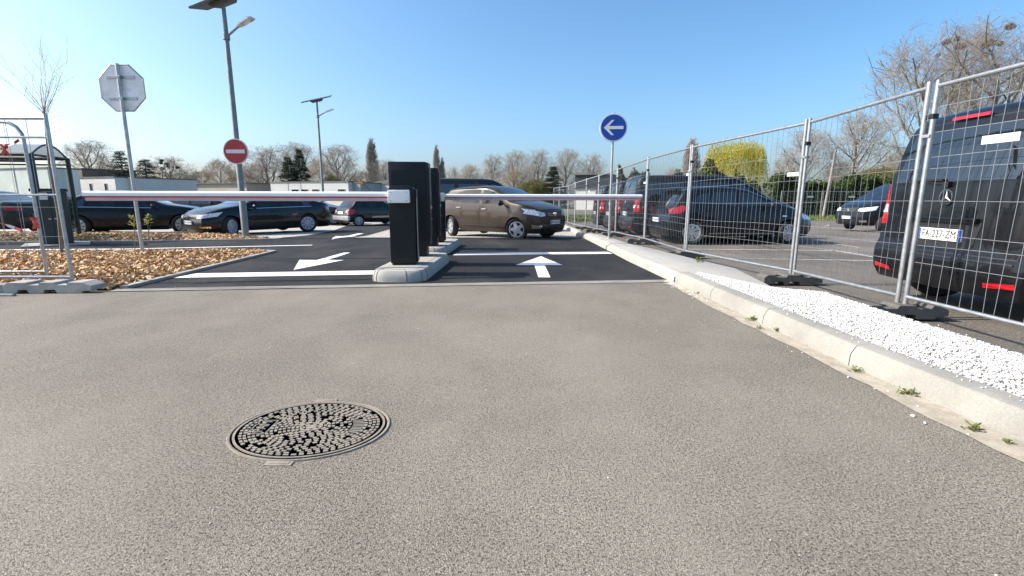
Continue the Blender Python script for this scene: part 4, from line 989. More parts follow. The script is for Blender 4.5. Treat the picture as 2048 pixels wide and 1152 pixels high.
b = MB(); b.prism([(q[0]*.97, q[1]*.97) for q in oc], -.002, .002, 0, Matrix.Translation((0, .07, 3.02)) @ Matrix.Rotation(R(90), 4, 'X')); b.build('face', sign_red, pn)

def lamp(px, py, h, rot, label, r0=.09, flat=0):
    p = P(px, py); p.z = gz(p.y)
    for _ in range(6): p = P(px, py, gz(p.y))
    t = thing('street_lamp', label, 'street lamp', p, R(rot), 'solar street lamps')
    MB().tube([(0, 0, -.1), (0, 0, .9), (0, 0, .92), (0, 0, h-.5), (0, 0, h)], [r0, r0, r0*.92, r0*.60, r0*.5], 16).build('pole', post_m, t, smooth=50)
    MB().lathe([(.16, 0), (.16, .02), (.11, .03)], 12).build('base_plate', post_m, t)
    # solar panel, tilted, over its battery tray
    M = Matrix.Translation((0, 0, h+.06)) @ Matrix.Rotation(R(-13), 4, 'Y') @ Matrix.Rotation(R(16), 4, 'X')
    b = MB(); b.box((0, 0, .03), (1.55, .70, .05), 0, M); pnl = b.build('solar_panel', tray_m, t, bevel=.006)
    g = MB()
    for i in range(6):
        for j in range(3): g.box((-.635+i*.254, -.215+j*.215, .057), (.238, .20, .006), 0, M)
    g.build('cells', pv, pnl)
    b = MB(); b.prism([(-.36, .0), (.36, .0), (.24, -.12), (-.24, -.12)], -.16, .16, 0, M @ Matrix.Rotation(R(90), 4, 'X')); b.build('battery_tray', tray_m, t, bevel=.008)
    b = MB(); z = h-.75
    b.tube([(0, 0, z-.06), (.12, 0, z), (.42, -.02, z+.16)], [.028, .028, .024], 8); b.lathe([(r0*.95, -.1), (r0*.95, .04)], 12, 0, Matrix.Translation((0, 0, z-.04)))
    arm = b.build('arm', post_m, t, smooth=40)
    M2 = Matrix.Translation((.62, -.03, z+.25)) @ Matrix.Rotation(R(-22), 4, 'Y')
    b = MB(); b.prism([(-.26, -.05), (-.2, -.09), (.2, -.12), (.27, -.08), (.27, .08), (.2, .12), (-.2, .09), (-.26, .05)], -.025, .035, 0, M2, inset=.25); hd = b.build('lamp_head', alu, t, smooth=30, bevel=.006)
    b = MB(); b.box((.05, 0, -.03), (.34, .17, .012), 0, M2); b.build('lens', white_lens, hd)
    return t, p
l1, p1 = lamp(492, 476, 6.04, -12, 'near solar street lamp whose post carries the no entry sign')
l2, p2 = lamp(650, 446, 6.6, 8, 'far solar street lamp standing in the small bark bed', r0=.085)
t = thing('no_entry_sign', 'round red no entry sign with a white bar fixed on the near lamp post', 'road sign', (p1.x+.02, p1.y-.10, 2.33))
def disc(r, y, th, m, name, par, n=40):
    b = MB(); b.lathe([(0, -th/2), (r, -th/2), (r, th/2), (0, th/2)], n, 0, Matrix.Translation((0, y, 0)) @ Matrix.Rotation(R(90), 4, 'X')); return b.build(name, m, par, smooth=40)
d = disc(.335, -.02, .03, alu, 'panel', t); disc(.332, -.037, .004, white_sign, 'white_rim', d); disc(.310, -.041, .004, sign_red, 'red_field', d)
MB().box((0, -.0455, 0), (.50, .004, .095)).build('white_bar', white_sign, d)
MB().box((0, .03, .15), (.25, .07, .03)).box((0, .03, -.15), (.25, .07, .03)).build('bracket', steel, t)
pb = P(1218, 477, .115)
t = thing('direction_sign', 'round blue sign with a white arrow pointing left on a slim post beside the fence', 'road sign', (pb.x, pb.y, .11), R(-4))
MB().tube([(0, 0, -.05), (0, 0, 3.04)], .030, 14).build('post', steel, t, smooth=50)
b = MB(); b.lathe([(.06, 0), (.055, .03), (.032, .04)], 12); b.build('collar', steel, t)
h = thing('x', '', ''); bpy.data.objects.remove(h)
M = Matrix.Translation((0.0, 0, 2.69))
def disc2(r, y, th, m, name, par):
    b = MB(); b.lathe([(0, -th/2), (r, -th/2), (r, th/2), (0, th/2)], 40, 0, M @ Matrix.Translation((0, y, 0)) @ Matrix.Rotation(R(90), 4, 'X')); return b.build(name, m, par, smooth=40)
d = disc2(.332, -.05, .03, alu, 'panel', t); disc2(.328, -.067, .004, white_sign, 'white_rim', d); disc2(.302, -.071, .004, sign_blue, 'blue_field', d)
arrow = [(-.235, 0), (-.05, .175), (.012, .175), (-.115, .036), (.235, .036), (.235, -.036), (-.115, -.036), (.012, -.175), (-.05, -.175)]
b = MB(); b.prism(arrow, .073, .077, 0, M @ Matrix.Rotation(R(90), 4, 'X')); b.build('white_arrow', white_sign, d)
MB().box((0, -.018, 2.85), (.22, .05, .03)).box((0, -.018, 2.53), (.22, .05, .03)).build('bracket', steel, t)

# ---------------------------------------------------------------- temporary mesh fence
HZ = [1.80, 1.58, 1.36, 1.26, .97, .67, .56, .40]
def panel(a, b, label, round_top=False, rails=(), group='mesh panels of the temporary fence', step=.108, sign=None, wr=.0022, clamp=True, hz=HZ, H=2.0):
    """a, b: feet of the two end posts"""
    a, b = Vector(a), Vector(b); L = (b-a).length; rz = math.atan2(b.y-a.y, b.x-a.x); sl = (b.z-a.z)
    t = thing('mesh_fence', label, 'fence panel', a, rz, group)
    Lx = math.hypot(b.x-a.x, b.y-a.y)
    def Z(x, z): return z+sl*x/Lx
    if round_top:
        b1 = MB(); pts = [(Lx, 0, Z(Lx, .0)), (Lx, 0, Z(Lx, H-.22))]+[(Lx-.22+.22*math.cos(R(k)), 0, Z(Lx, H-.22+.22*math.sin(R(k)))) for k in (20, 45, 70, 90)]+[(.22, 0, H)]+[(.22-.22*math.sin(R(k)), 0, H-.22+.22*math.cos(R(k))) for k in (20, 45, 70, 90)]+[(0, 0, 0)]
        b1.tube(pts, .021, 10); b1.build('frame', steel, t, smooth=50)
    else:
        for x in (0, Lx):
            MB().tube([(x, 0, Z(x, -.02)), (x, 0, Z(x, H+.03))], .0215, 10).build('post', steel, t, smooth=50)
        MB().tube([(0, 0, H-.02), (Lx, 0, Z(Lx, H-.02))], .019, 8).build('top_rail', steel, t, smooth=50)
    MB().tube([(0, 0, .06), (Lx, 0, Z(Lx, .06))], .019, 8).build('bottom_rail', steel, t, smooth=50)
    for z in rails: MB().tube([(0, 0, z), (Lx, 0, Z(Lx, z))], .013, 8).build('cross_rail', steel, t, smooth=50)
    w = MB(); n = int(Lx/step)
    for i in range(1, n+1):
        x = (i)*Lx/(n+1); j = rnd.uniform(-.012, .012); k = rnd.uniform(-.02, .02)
        w.tube([(x+j, .012, Z(x, .04)), (x+k, .012+rnd.uniform(-.008, .008), Z(x, 1.0)), (x+j*.5, .012, Z(x, H+(.015 if not round_top else -.01)))], wr, 4, cap=False)
    for z in hz:
        w.tube([(0, .016, Z(0, z)), (Lx*.3, .016, Z(Lx*.3, z+rnd.uniform(-.012, .012))), (Lx*.7, .016, Z(Lx*.7, z+rnd.uniform(-.012, .012))), (Lx, .016, Z(Lx, z))], wr*1.15, 4, cap=False)
    w.build('wire_mesh', wire_m, t)
    if clamp:
        MB().box((0, 0, 1.72), (.05, .06, .045)).build('clamp', trim_black, t, bevel=.006); MB().box((-.035, 0, 1.55), (.10, .06, .03)).build('clamp', steel, t, bevel=.006)
    if sign: MB().box((sign[0], sign[3] if len(sign) > 3 else .026, sign[1]), (sign[2], .006, sign[2]*.22)).build('name_plate', white_sign, t, bevel=.002)
    return t
FP = [(x_, y_, z_ if y_ < 9 else gz(y_)+.075) for x_, y_, z_ in [(3.78, 4.67, .15), (3.80, 6.57, .11), (3.33, 9.4, .08), (3.31, 12.3, .07), (3.25, 15.5, .03), (3.15, 18.2, -.02), (3.06, 20.6, -.06), (2.97, 23.5, -.12), (3.02, 26.8, -.18), (2.85, 30.2, -.25), (2.8, 33.6, -.32)]]
def gap(a, b, g=.035):
    a, b = Vector(a), Vector(b); d = (b-a).normalized()*g; return a+d, b-d
nm = ['beside the near black van, cut by the frame edge', 'from the near black van to the dark hatchback', 'in front of the dark hatchback', 'beside the blue arrow sign, in front of the nearest parked van', 'just behind the blue arrow sign',
      'by the second parked van, beyond the blue sign', 'by the third parked van', 'beyond the parked vans', 'second from the far end of the row', 'third from the far end of the row', 'at the far end of the row']
panel((3.80, 4.63, .15), (3.90, 1.15, .16), 'grey mesh fence panel '+nm[0], sign=(.62, 1.46, .30))
sg_ = {1: (2.62, 1.38, .22), 2: (2.7, 1.5, .22), 3: (2.9, 1.5, .22), 5: (.4, 1.5, .26)}
lab2 = ['grey mesh fence panel from the near black van to the dark hatchback', 'grey mesh fence panel in front of the dark hatchback', 'grey mesh fence panel before the nearest parked van, right of the blue sign',
        'grey mesh fence panel directly behind the blue arrow sign post', 'grey mesh fence panel just left of the blue sign post', 'grey mesh fence panel beside the third parked van', 'short grey mesh fence panel left of the parked vans',
        'far grey mesh fence panel, third from the row end', 'far grey mesh fence panel, second from the row end', 'last grey mesh fence panel of the row by the dark fir']
for i in range(10):
    a, b = gap(FP[i+1], FP[i])
    panel(a, b, lab2[i], sign=sg_.get(i), wr=.0022 if i < 4 else .0022)
foot_m = concrete('grey_ballast_block', (0.13, 0.125, 0.115), stain=0.35, scale=6)
def footing(x, y, z, rot, label, m=foot_m, L=.78, grp='ballast blocks of the temporary fence'):
    t = thing('fence_footing', label, 'ballast block', (x, y, z), R(rot), grp)
    def pr(mb, xa, xb, h, t_): mb.prism([(xa, 0), (xb, 0), (xb-t_, h), (xa+t_, h)], -.115, .115, 0, Matrix.Rotation(R(90), 4, 'X'))
    b = MB()
    side = [(-L/2, .01), (-L/2+.14, .01), (-L/2+.16, .045), (-L/2+.26, .045), (-L/2+.28, .0), (-.06, .0), (-.04, .045), (.08, .045), (.10, 0), (L/2-.12, 0), (L/2-.10, .03), (L/2, .03),
            (L/2, .09), (L/2-.1, .135), (.24, .135), (.22, .105), (.1, .105), (.08, .135), (-.08, .135), (-.10, .105), (-.22, .105), (-.24, .135), (-L/2+.05, .135), (-L/2, .10)]
    b.prism(side, -.115, .115, 0, Matrix.Rotation(R(90), 4, 'X')); b.build('block', m, t, bevel=.006)
    h = MB()
    for q in (-.16, .16): h.lathe([(.03, .108), (.03, .118), (.024, .118), (.024, .108)], 10, 0, Matrix.Translation((q, 0, 0)), close=True)
    h.build('socket', trim_black, t)
    return t
fl = ['ballast block under the fence corner beside the near van', 'ballast block at the post pair before the dark hatchback front', 'ballast block at the fence post by the hatchback rear wheel', 'ballast block between the kerb and the nearest parked van',
      'ballast block at the post pair behind the blue sign', 'ballast block beyond the blue sign, by the second parked van', 'ballast block by the third parked van']
for i, l in enumerate(fl):
    x, y, z = FP[i]; footing(x+(-.02 if i == 0 else -.05), y-.02, gz(y)-.002+(.0 if i else .01), 2+rnd.uniform(-4, 4), l)
footing(3.95, 1.9, 0, 3, 'ballast block under the near fence panel at the frame edge')
t = tag(MB().tube([(3.60, 5.30, .008), (3.62, 4.6, .008), (3.66, 3.9, .008), (3.70, 3.1, .008), (3.78, 2.2, .008)], .008, 6).tube([(3.66, 5.30, .008), (3.66, 4.6, .008), (3.70, 3.9, .008), (3.73, 3.1, .008), (3.83, 2.2, .008)], .007, 6).build('cable', trim_black, smooth=50),
    'black twin cable lying along the foot of the fence', 'cable')
# left pair of panels with their block, and the plastic tape
lt = panel((-9.05, 6.08, .08), (-5.57, 6.12, .08), 'square cornered mesh panel standing before the left bark bed', clamp=False, group='loose mesh panels at the left', step=.25, hz=[.93, .57], rails=(1.76, 1.08), wr=.003)
lt2 = panel((-9.8, 6.50, .08), (-6.30, 6.56, .08), 'round cornered mesh panel standing behind the square one on the left', round_top=True, clamp=False, group='loose mesh panels at the left', step=.25, hz=[1.5, .93, .57])
footing(-5.55, 5.86, 0, 3, 'pale concrete ballast block at the left fence corner', m=concrete('pale_ballast_block', (.42, .40, .36), stain=.3, scale=5), L=1.0)
slb = slab('old_kerb', [(-12, 5.45), (-5.98, 5.78), (-5.98, 5.95), (-12, 5.62)], -.05, .10, conc_d)
MB_ = MB().box((-7.6, 5.60, .012), (3.6, .05, .03)).build('loose_pole', silver_paint, bevel=.01); tag(MB_, 'pale metal tube lying on the ground before the old kerb', 'tube')
tape_m = mat('red_and_white_tape', (.55, .03, .04), rough=.4, var=.1)
nt = tape_m.node_tree; wv = nt.nodes.new('ShaderNodeTexWave'); wv.inputs['Scale'].default_value = 1.6; wv.bands_direction = 'X'
cr = nt.nodes.new('ShaderNodeValToRGB'); cr.color_ramp.interpolation = 'CONSTANT'; cr.color_ramp.elements[0].color = (.55, .02, .03, 1); cr.color_ramp.elements[1].position = .5; cr.color_ramp.elements[1].color = (.8, .76, .76, 1)
nt.links.new(nt.nodes['Texture Coordinate'].outputs['Object'], wv.inputs['Vector']); nt.links.new(wv.outputs['Fac'], cr.inputs['Fac']); nt.links.new(cr.outputs['Color'], nt.nodes['Principled BSDF'].inputs['Base Color'])
def ribbon(pts, w, name, label, knot):
    b = MB(); vs = []; fs = []; k = 24
    P_ = [Vector(p) for p in pts]
    for i in range(k+1):
        u = i/k*(len(P_)-1); j = min(int(u), len(P_)-2); c = P_[j].lerp(P_[j+1], u-j)
        a = i*.5; n = Vector((0, math.sin(a)*.8, math.cos(a)*.4+.7)).normalized()*w/2
        vs += [c-n, c+n]
    fs = [(2*i, 2*i+1, 2*i+3, 2*i+2) for i in range(k)]
    b.add(vs, fs); o = b.build(name, tape_m, smooth=60)
    if knot:
        q = Vector(knot); kb_ = MB()
        for i in range(6):
            a = rnd.uniform(0, 6.28); l = rnd.uniform(.05, .12); d = Vector((math.cos(a)*.04, math.sin(a)*.03, -l if i % 2 else l*.5))
            kb_.add([q+Vector((-.012, 0, 0)), q+Vector((.015, 0, 0)), q+d+Vector((.018, .01, 0)), q+d+Vector((-.012, -.01, 0))], [(0, 1, 2, 3)])
        kb_.lathe([(0, -.04), (.018, -.025), (.02, .02), (0, .035)], 8, 0, Matrix.Translation(q)); kb_.build('knot', mat('orange_red_tape', (.62, .10, .05), rough=.4), o)
    return tag(o, label, 'tape', 'barrier tape tied to the left panels')
k1 = AT(70, 440, 6.48); k2 = AT(8, 297, 6.48)
ribbon([AT(-40, 430, 6.45), AT(0, 446, 6.45), AT(35, 458, 6.46), AT(62, 466, 6.47)], .04, 'barrier_tape', 'red and white tape sagging to an orange knot on the rounded panel post', AT(69, 443, 6.5))
ribbon([AT(-30, 302, 6.45), k2, AT(22, 290, 6.46), AT(38, 280, 6.47)], .035, 'barrier_tape', 'short red tape fluttering high on the rounded panel', k2)

# ---------------------------------------------------------------- shelter with ticket kiosk
green_m = mat('dark_green_steel', (0.006, 0.020, 0.016), rough=0.35, var=0.2)
roof_m = glass('frosted_polycarbonate', (.9, .93, .95), .42, rough=.3)
pane_m = glass('green_tinted_pane', (.42, .52, .48), .38)
S0, S1 = Vector((-11.75, 12.35, 0)), Vector((-12.2, 13.85, 0)); ax = Vector((-.985, -.17, 0)).normalized()
sh = thing('bus_shelter', 'dark green glass shelter with a vaulted translucent roof behind the left panels', 'shelter', (0, 0, gz(13)))
Ls = 5.2
for k, q in enumerate((0, .5, 1)):
    for s in (S0, S1):
        c = s+ax*Ls*q; MB().tube([c+Vector((0, 0, -.05)), c+Vector((0, 0, 2.16))], .055, 8).build('post', green_m, sh, smooth=40)
fo = MB()
for s in (S0, S1):
    fo.tube([s+Vector((0, 0, 2.14)), s+ax*Ls+Vector((0, 0, 2.14))], .045, 6); fo.tube([s+Vector((0, 0, 1.98)), s+ax*Ls+Vector((0, 0, 1.98))], .022, 6)
for q in (0, .5, 1):
    a, c = S0+ax*Ls*q, S1+ax*Ls*q
    fo.tube([a+Vector((0, 0, 2.14)), c+Vector((0, 0, 2.14))], .03, 6)
    fo.tube([a.lerp(c, i/10)+Vector((0, 0, 2.14+.30*math.sin(math.pi*i/10))) for i in range(11)], .022, 6)
fo.build('frame', green_m, sh, smooth=40)
def pane(vs, name, m, par): b = MB(); b.add(vs, [tuple(range(len(vs)))]); return b.build(name, m, par)
vs = []; fs = []
for q in (0, 1):
    for i in range(11): vs.append((S0+ax*Ls*q).lerp(S1+ax*Ls*q, i/10)+Vector((0, 0, 2.15+.30*math.sin(math.pi*i/10))))
b = MB(); b.add(vs, [(i, i+1, 12+i, 11+i) for i in range(10)]); b.build('roof', roof_m, sh, smooth=60)
b = MB(); b.add([S0.lerp(S1, i/10)+Vector((0, 0, 2.15+.29*math.sin(math.pi*i/10))) for i in range(11)], [tuple(range(11))]); b.build('gable_pane', roof_m, sh)
up = lambda v, z: v+Vector((0, 0, z))
pane([up(S0.lerp(S1, .03), .28), up(S0.lerp(S1, .97), .28), up(S0.lerp(S1, .97), 1.12), up(S0.lerp(S1, .03), 1.12)], 'side_pane', pane_m, sh)
pane([up(S1+ax*.1, .28), up(S1+ax*2.5, .28), up(S1+ax*2.5, 1.95), up(S1+ax*.1, 1.95)], 'back_pane', glass('clear_pane', (.85, .92, .9), .12), sh)
pane([up(S1+ax*2.7, .28), up(S1+ax*5.1, .28), up(S1+ax*5.1, 1.95), up(S1+ax*2.7, 1.95)], 'back_pane', MATS['clear_pane'], sh)
kq = AT(97, 494, 11.5)
kiosk_m = mat('dark_grey_green_kiosk', (0.030, 0.042, 0.038), rough=0.5, var=0.15)
kt = thing('payment_kiosk', 'dark grey green machine with two doors standing under the shelter', 'kiosk', (kq.x, 11.75, gz(11.7)), R(40))
MB().box((0, 0, .62), (.6, .45, 1.24)).build('housing', kiosk_m, kt, bevel=.02)
MB().box((0, 0, 1.28), (.66, .5, .07)).build('cap', green_m, kt, bevel=.015)
for s in (-1, 1):
    d = MB().box((s*.145, -.23, .55), (.27, .02, .98)).build('door', kiosk_m, kt, bevel=.006); MB().box((s*.05, -.25, .62), (.05, .02, .025)).build('handle', steel, d)
MB().box((-.1, -.232, 1.14), (.14, .012, .16)).build('notice', white_sign, kt); MB().box((0.1, -.232, 1.14), (.12, .012, .14)).build('notice', sign_blue, kt)
MB().box((0, 0, .01), (1.2, 1.0, .04)).build('base_slab', conc, kt, bevel=.01)
# ---------------------------------------------------------------- parked cars
cg = 'vehicles parked round the barrier'
def car_root(name, label, cat, x, y, rz): return thing(name, label, cat, (x, y, gz(y)-.008), R(rz), cg)
def by_wheels(spec, rear, front, side):
    """origin and heading from the near-side wheels: (pixel column, distance)"""
    s = SPEC[spec]; a = Vector(((rear[0]-1024)/FPX*rear[1]*.99, rear[1])); b = Vector(((front[0]-1024)/FPX*front[1]*.99, front[1]))
    h = math.atan2(b.y-a.y, b.x-a.x); m = (a+b)/2; hx = s['L']/2; mx = (hx-s['fo']-s['wb']/2); yy = side*(s['W']/2-.1)
    return m.x-(mx*math.cos(h)-yy*math.sin(h)), m.y-(mx*math.sin(h)+yy*math.cos(h)), math.degrees(h)
make_compact(car_root('parked_car', 'metallic brown hatchback facing the lane in the paved bay', 'car', -.36, 15.45, -38))
x, y, h = by_wheels('saloon', (180, 15.9), (342, 16.7), -1)
make_saloon(car_root('parked_car', 'black saloon facing right behind the octagonal sign', 'car', x, y, h), black_paint, plates=False)
x, y, h = by_wheels('saloon', (607, 18.1), (467, 16.0), 1)
make_saloon(car_root('parked_car', 'black saloon facing left behind the near lamp post', 'car', x, y, h), black_paint)
x, y, h = by_wheels('hatch', (1378, 12.35), (1575, 12.5), -1)
make_hatch(car_root('parked_car', 'dark hatchback with red tail lamp and bright hubcaps behind the mesh fence', 'car', x, y, h), mat('blue_black_car_paint', (.007, .009, .013), rough=.35, spec=.2, coat=.55, var=.2), rims=(9, 'twin', None), plate='CW-204-RT')
hb = [o for o in bpy.data.objects if o.parent is None and o.get('label', '').startswith('dark hatchback')][0]; hb.scale = (.97, 1, .94); hb.location.y -= .1
make_small(car_root('parked_car', 'small dark green hatchback with a grey bumper left of the near cabinet', 'car', -7.3, 26.0, 47), green_paint)
x = -14.2
make_carrier(car_root('parked_car', 'black people carrier with red rear lamp behind the two black saloons', 'car', x, 22.8, 2), black_paint)
v = car_root('parked_van', 'large black van seen from behind close to the fence, its plate reading FA-227-ZM', 'van', 6.70, 4.95, 0)
make_van(v, black_paint, 'FA-227-ZM'); v.scale = (1, 1, 1.055)
dup(v, (5.76, 14.8, gz(14.8)), R(0), 'black van in the fenced car park parked beyond the dark hatchback', cg, scale=(1, 1, .94))
dup(v, (5.80, 17.6, gz(17.6)), R(1), 'black van whose rear shows just right of the blue sign post, second in its row', cg, scale=(1, 1, .94))
dup(v, (5.80, 20.4, gz(20.4)), R(0), 'black van whose rear shows left of the blue sign post, last in its row', cg, scale=(1, 1, .94))
dup(v, (16.1, 20.4, gz(20.4)), R(184), 'dark van facing us near the hedge, half hidden by the large near van', cg, scale=1)
dup(v, (-1.2, 19.9, gz(19.9)), R(0), 'black van parked right behind the brown hatchback', cg, scale=(1, 1, 1.06))
sal = [o for o in bpy.data.objects if o.parent is None and o.get('label', '').startswith('black saloon facing left')][0]
dup(sal, (-11.0, 27.0, gz(27.0)), R(0), 'black car behind the far lamp post beside the small green hatchback', cg)
dup(sal, (-18.9, 17.4, gz(17.4)), R(178), 'dark car at the left frame edge beyond the shelter', cg)
def retext(root, txt):
    for pl in [o for o in bpy.data.objects if o.parent == root and o.name.startswith('number_plate')]:
        for l in [o for o in bpy.data.objects if o.parent == pl and o.name.startswith('lettering')]:
            loc, rot = l.location.copy(), l.rotation_euler.copy(); bpy.data.objects.remove(l)
            text('lettering', txt, .10, ink, pl, loc, rot, xs=.84)
for o, tx in zip([q for q in bpy.data.objects if q.parent is None and q.name.startswith('parked_van') and q is not v], ('EZ-318-QK', 'FB-904-LD', 'EW-571-HN', 'FC-662-TV', 'EX-140-PB')): retext(o, tx)

# ---------------------------------------------------------------- trees
bark = mat('grey_brown_bark', (.15, .125, .10), rough=.9, var=.3, scale=3, c2=(.26, .235, .2))
plane_bark = mat('mottled_plane_bark', (.17, .15, .115), rough=.9, var=.35, scale=1.6, c2=(.34, .32, .26))
twig = varied('pale_twig', [(.32, .275, .23), (.41, .36, .30), (.35, .30, .25), (.49, .44, .37)])
twig_b = varied('reddish_brown_twig', [(.32, .25, .18), (.40, .32, .24), (.36, .285, .21), (.46, .38, .29)])
twig_g = varied('greenish_twig', [(.16, .16, .06), (.22, .20, .085), (.19, .18, .08), (.12, .13, .045)])
def seg_mesh(segs, n):
    a = np.array([list(s[0])+list(s[1])+[s[2], s[3]] for s in segs], dtype=np.float64)
    p0, p1, r0, r1 = a[:, :3], a[:, 3:6], a[:, 6], a[:, 7]
    d = p1-p0; d /= np.linalg.norm(d, axis=1)[:, None]+1e-9
    ref = np.where(np.abs(d[:, 2:3]) > .9, np.array([[1., 0, 0]]), np.array([[0, 0, 1.]]))
    u = np.cross(d, ref); u /= np.linalg.norm(u, axis=1)[:, None]; w = np.cross(d, u)
    vs = []
    for p, r in ((p0, r0), (p1, r1)):
        for k in range(n):
            t = 2*math.pi*k/n; vs.append(p+(u*math.cos(t)+w*math.sin(t))*r[:, None])
    V = np.stack(vs, 1).reshape(-1, 3); b = np.arange(len(a))[:, None]*2*n
    F = np.concatenate([b+np.array([[k, (k+1) % n, n+(k+1) % n, n+k]]) for k in range(n)])
    return V, F
def bare(seed, H=10.0, spread=.36, trunk=.22, limbs=10, up=.35, lv=5, kids=5, tr=.02, open_=1.0, twr=.008, lump=.18, tip=0.0):
    """a leafless tree grown inside a lumpy crown envelope: trunk and limbs in one list, twigs in the other"""
    r = random.Random(seed); big = []; small = []; ph = [r.uniform(0, 6.28) for _ in range(6)]
    zc, rz = H*(1+trunk)/2, H*(1-trunk)/2
    def env(p):
        az = math.atan2(p.y, p.x); f = 1+lump*math.sin(2*az+ph[0]+p.z*.5)+lump*.7*math.sin(4*az+ph[1]-p.z*.9)+lump*.5*math.sin(p.z*1.7+ph[2])
        q = max(0, min(1, (p.z-H*trunk)/(H*(1-trunk))))
        return (math.hypot(p.x, p.y)/(spread*H*f*(1-tip*q)))**2+((p.z-zc)/(rz*(1+.1*math.sin(3*az+ph[3]))))**2
    def grow(p, d, L, rad, lev):
        n = (6, 6, 4, 3, 2, 2)[lev]; q = p; dd = d.copy(); out = big if lev <= 2 else small; pts = [q]
        for i in range(n):
            j = Vector((r.gauss(0, 1), r.gauss(0, 1), r.gauss(0, .8)))*(.05 if lev == 0 else .15 if lev < 3 else .24)
            dd = (dd+j+Vector((0, 0, (up*.16 if lev < 3 else up*.08)))).normalized()
            q2 = q+dd*L/n
            if lev and env(q2) > r.uniform(.6, 1.22): break
            ra, rb = rad*(1-.6*i/n), rad*(1-.6*(i+1)/n)
            out.append((q, q2, max(ra, twr*.7), max(rb, twr*.55))); q = q2; pts.append(q)
        m = len(pts)-1
        if lev >= lv or m < 1: return
        k = limbs if lev == 0 else kids
        for i in range(k):
            t0 = (trunk/.70 if lev == 0 else .18); t = (t0+(1-t0)*(i+r.random())/k)*m
            j = min(int(t), m-1); b = pts[j].lerp(pts[j+1], t-j)
            ax_ = (pts[j+1]-pts[j]).normalized(); o = ax_.orthogonal().normalized(); o.rotate(Matrix.Rotation(2.4*i+r.uniform(-.5, .5)+lev, 3, ax_))
            an = r.uniform(.5, 1.0)*open_; nd = (ax_*math.cos(an)+o*math.sin(an)+Vector((0, 0, up*.4 if lev < 2 else .04))).normalized()
            ln = H*max(spread, .2)*r.uniform(.9, 1.5)*(1.1-.5*t/m) if lev == 0 else L*r.uniform(.42, .66)
            grow(b, nd, ln, max(rad*.45*(1-.3*t/m), twr), lev+1)
    grow(Vector((0, 0, -.1)), Vector((0, 0, 1)), H*.70, H*tr, 0)
    return big, small
PROTO = {}
def make_tree(name, big, small, tw, bk=bark, parent_label='', loc=(0, 0, 0)):
    t = thing(name, parent_label, 'tree', loc)
    V, F = seg_mesh(big, 5); fast_mesh('trunk', V, F, bk, parent=t, smooth=True)
    V, F = seg_mesh(small, 3); fast_mesh('crown', V, F, tw, parent=t)
    return t
def leaves(n, fn, size, seed):
    """n leaf or needle blades; fn gives centre and axis"""
    r = random.Random(seed); V = []; F = []
    for i in range(n):
        c, d, s = fn(r); d = d.normalized(); o = d.cross(Vector((r.gauss(0, 1), r.gauss(0, 1), r.gauss(0, 1)))).normalized()
        l = size[0]*s*r.uniform(.6, 1.3); w = size[1]*s*r.uniform(.6, 1.3); k = len(V)
        V += [c-o*w, c+d*l*.5-o*w*.8, c+d*l, c+d*l*.5+o*w*.8]; F.append((k, k+1, k+2, k+3))
    return [tuple(v) for v in V], F
tg_ = 'trees on the skyline'
def height_scale(px, top, Y):
    p = AT(px, top, Y); g0 = -.44
    return p.x, p.z-g0, g0
def place(key, px, top, Y, wpx, label, name, maker, group=tg_, w0=None, rot=None):
    """maker builds a 10 m tree the first time; later ones are copies at their own size"""
    x, h, g0 = height_scale(px, top, Y); s = h/10.0
    if key not in PROTO:
        t = maker(); t['label'] = label; t['group'] = group; PROTO[key] = t
        t.name = name
        k = [c for c in t.children if c.name.startswith('crown')][0]; a = np.empty(len(k.data.vertices)*3, dtype=np.float32); k.data.vertices.foreach_get('co', a); a = a.reshape(-1, 3)
        PROTO[key+'_w'] = float(np.percentile(a[:, 0], 97.5)-np.percentile(a[:, 0], 2.5)); PROTO[key+'_h'] = float(np.percentile(a[:, 2], 98.5))
    else:
        t = dup(PROTO[key], (0, 0, 0), 0, label, group); t.name = name
    w = wpx/FPX*Y/PROTO[key+'_w']; s = h/PROTO[key+'_h']
    t.location = (x, Y, g0); t.rotation_euler.z = rnd.uniform(-.5, .5) if rot is None else rot; t.scale = (w, w, s)
    return t
mk_a = lambda: make_tree('bare_tree', *bare(11, limbs=12, spread=.36, trunk=.16), twig)
mk_b = lambda: make_tree('bare_tree', *bare(23, limbs=11, spread=.44, trunk=.12, up=.5), twig)
mk_c = lambda: make_tree('bare_tree', *bare(37, limbs=16, spread=.42, trunk=.03, up=.25, tr=.012, twr=.010), twig_b)
mk_g = lambda: make_tree('bushy_tree', *bare(41, limbs=18, spread=.44, trunk=.0, kids=6, up=.2, tr=.012, twr=.018), twig_g)
mk_pop = lambda: make_tree('poplar_tree', *bare(53, limbs=44, spread=.13, trunk=.05, kids=6, up=2.2, open_=.45, tr=.012, lv=4, lump=.1, twr=.011, tip=.75), twig)
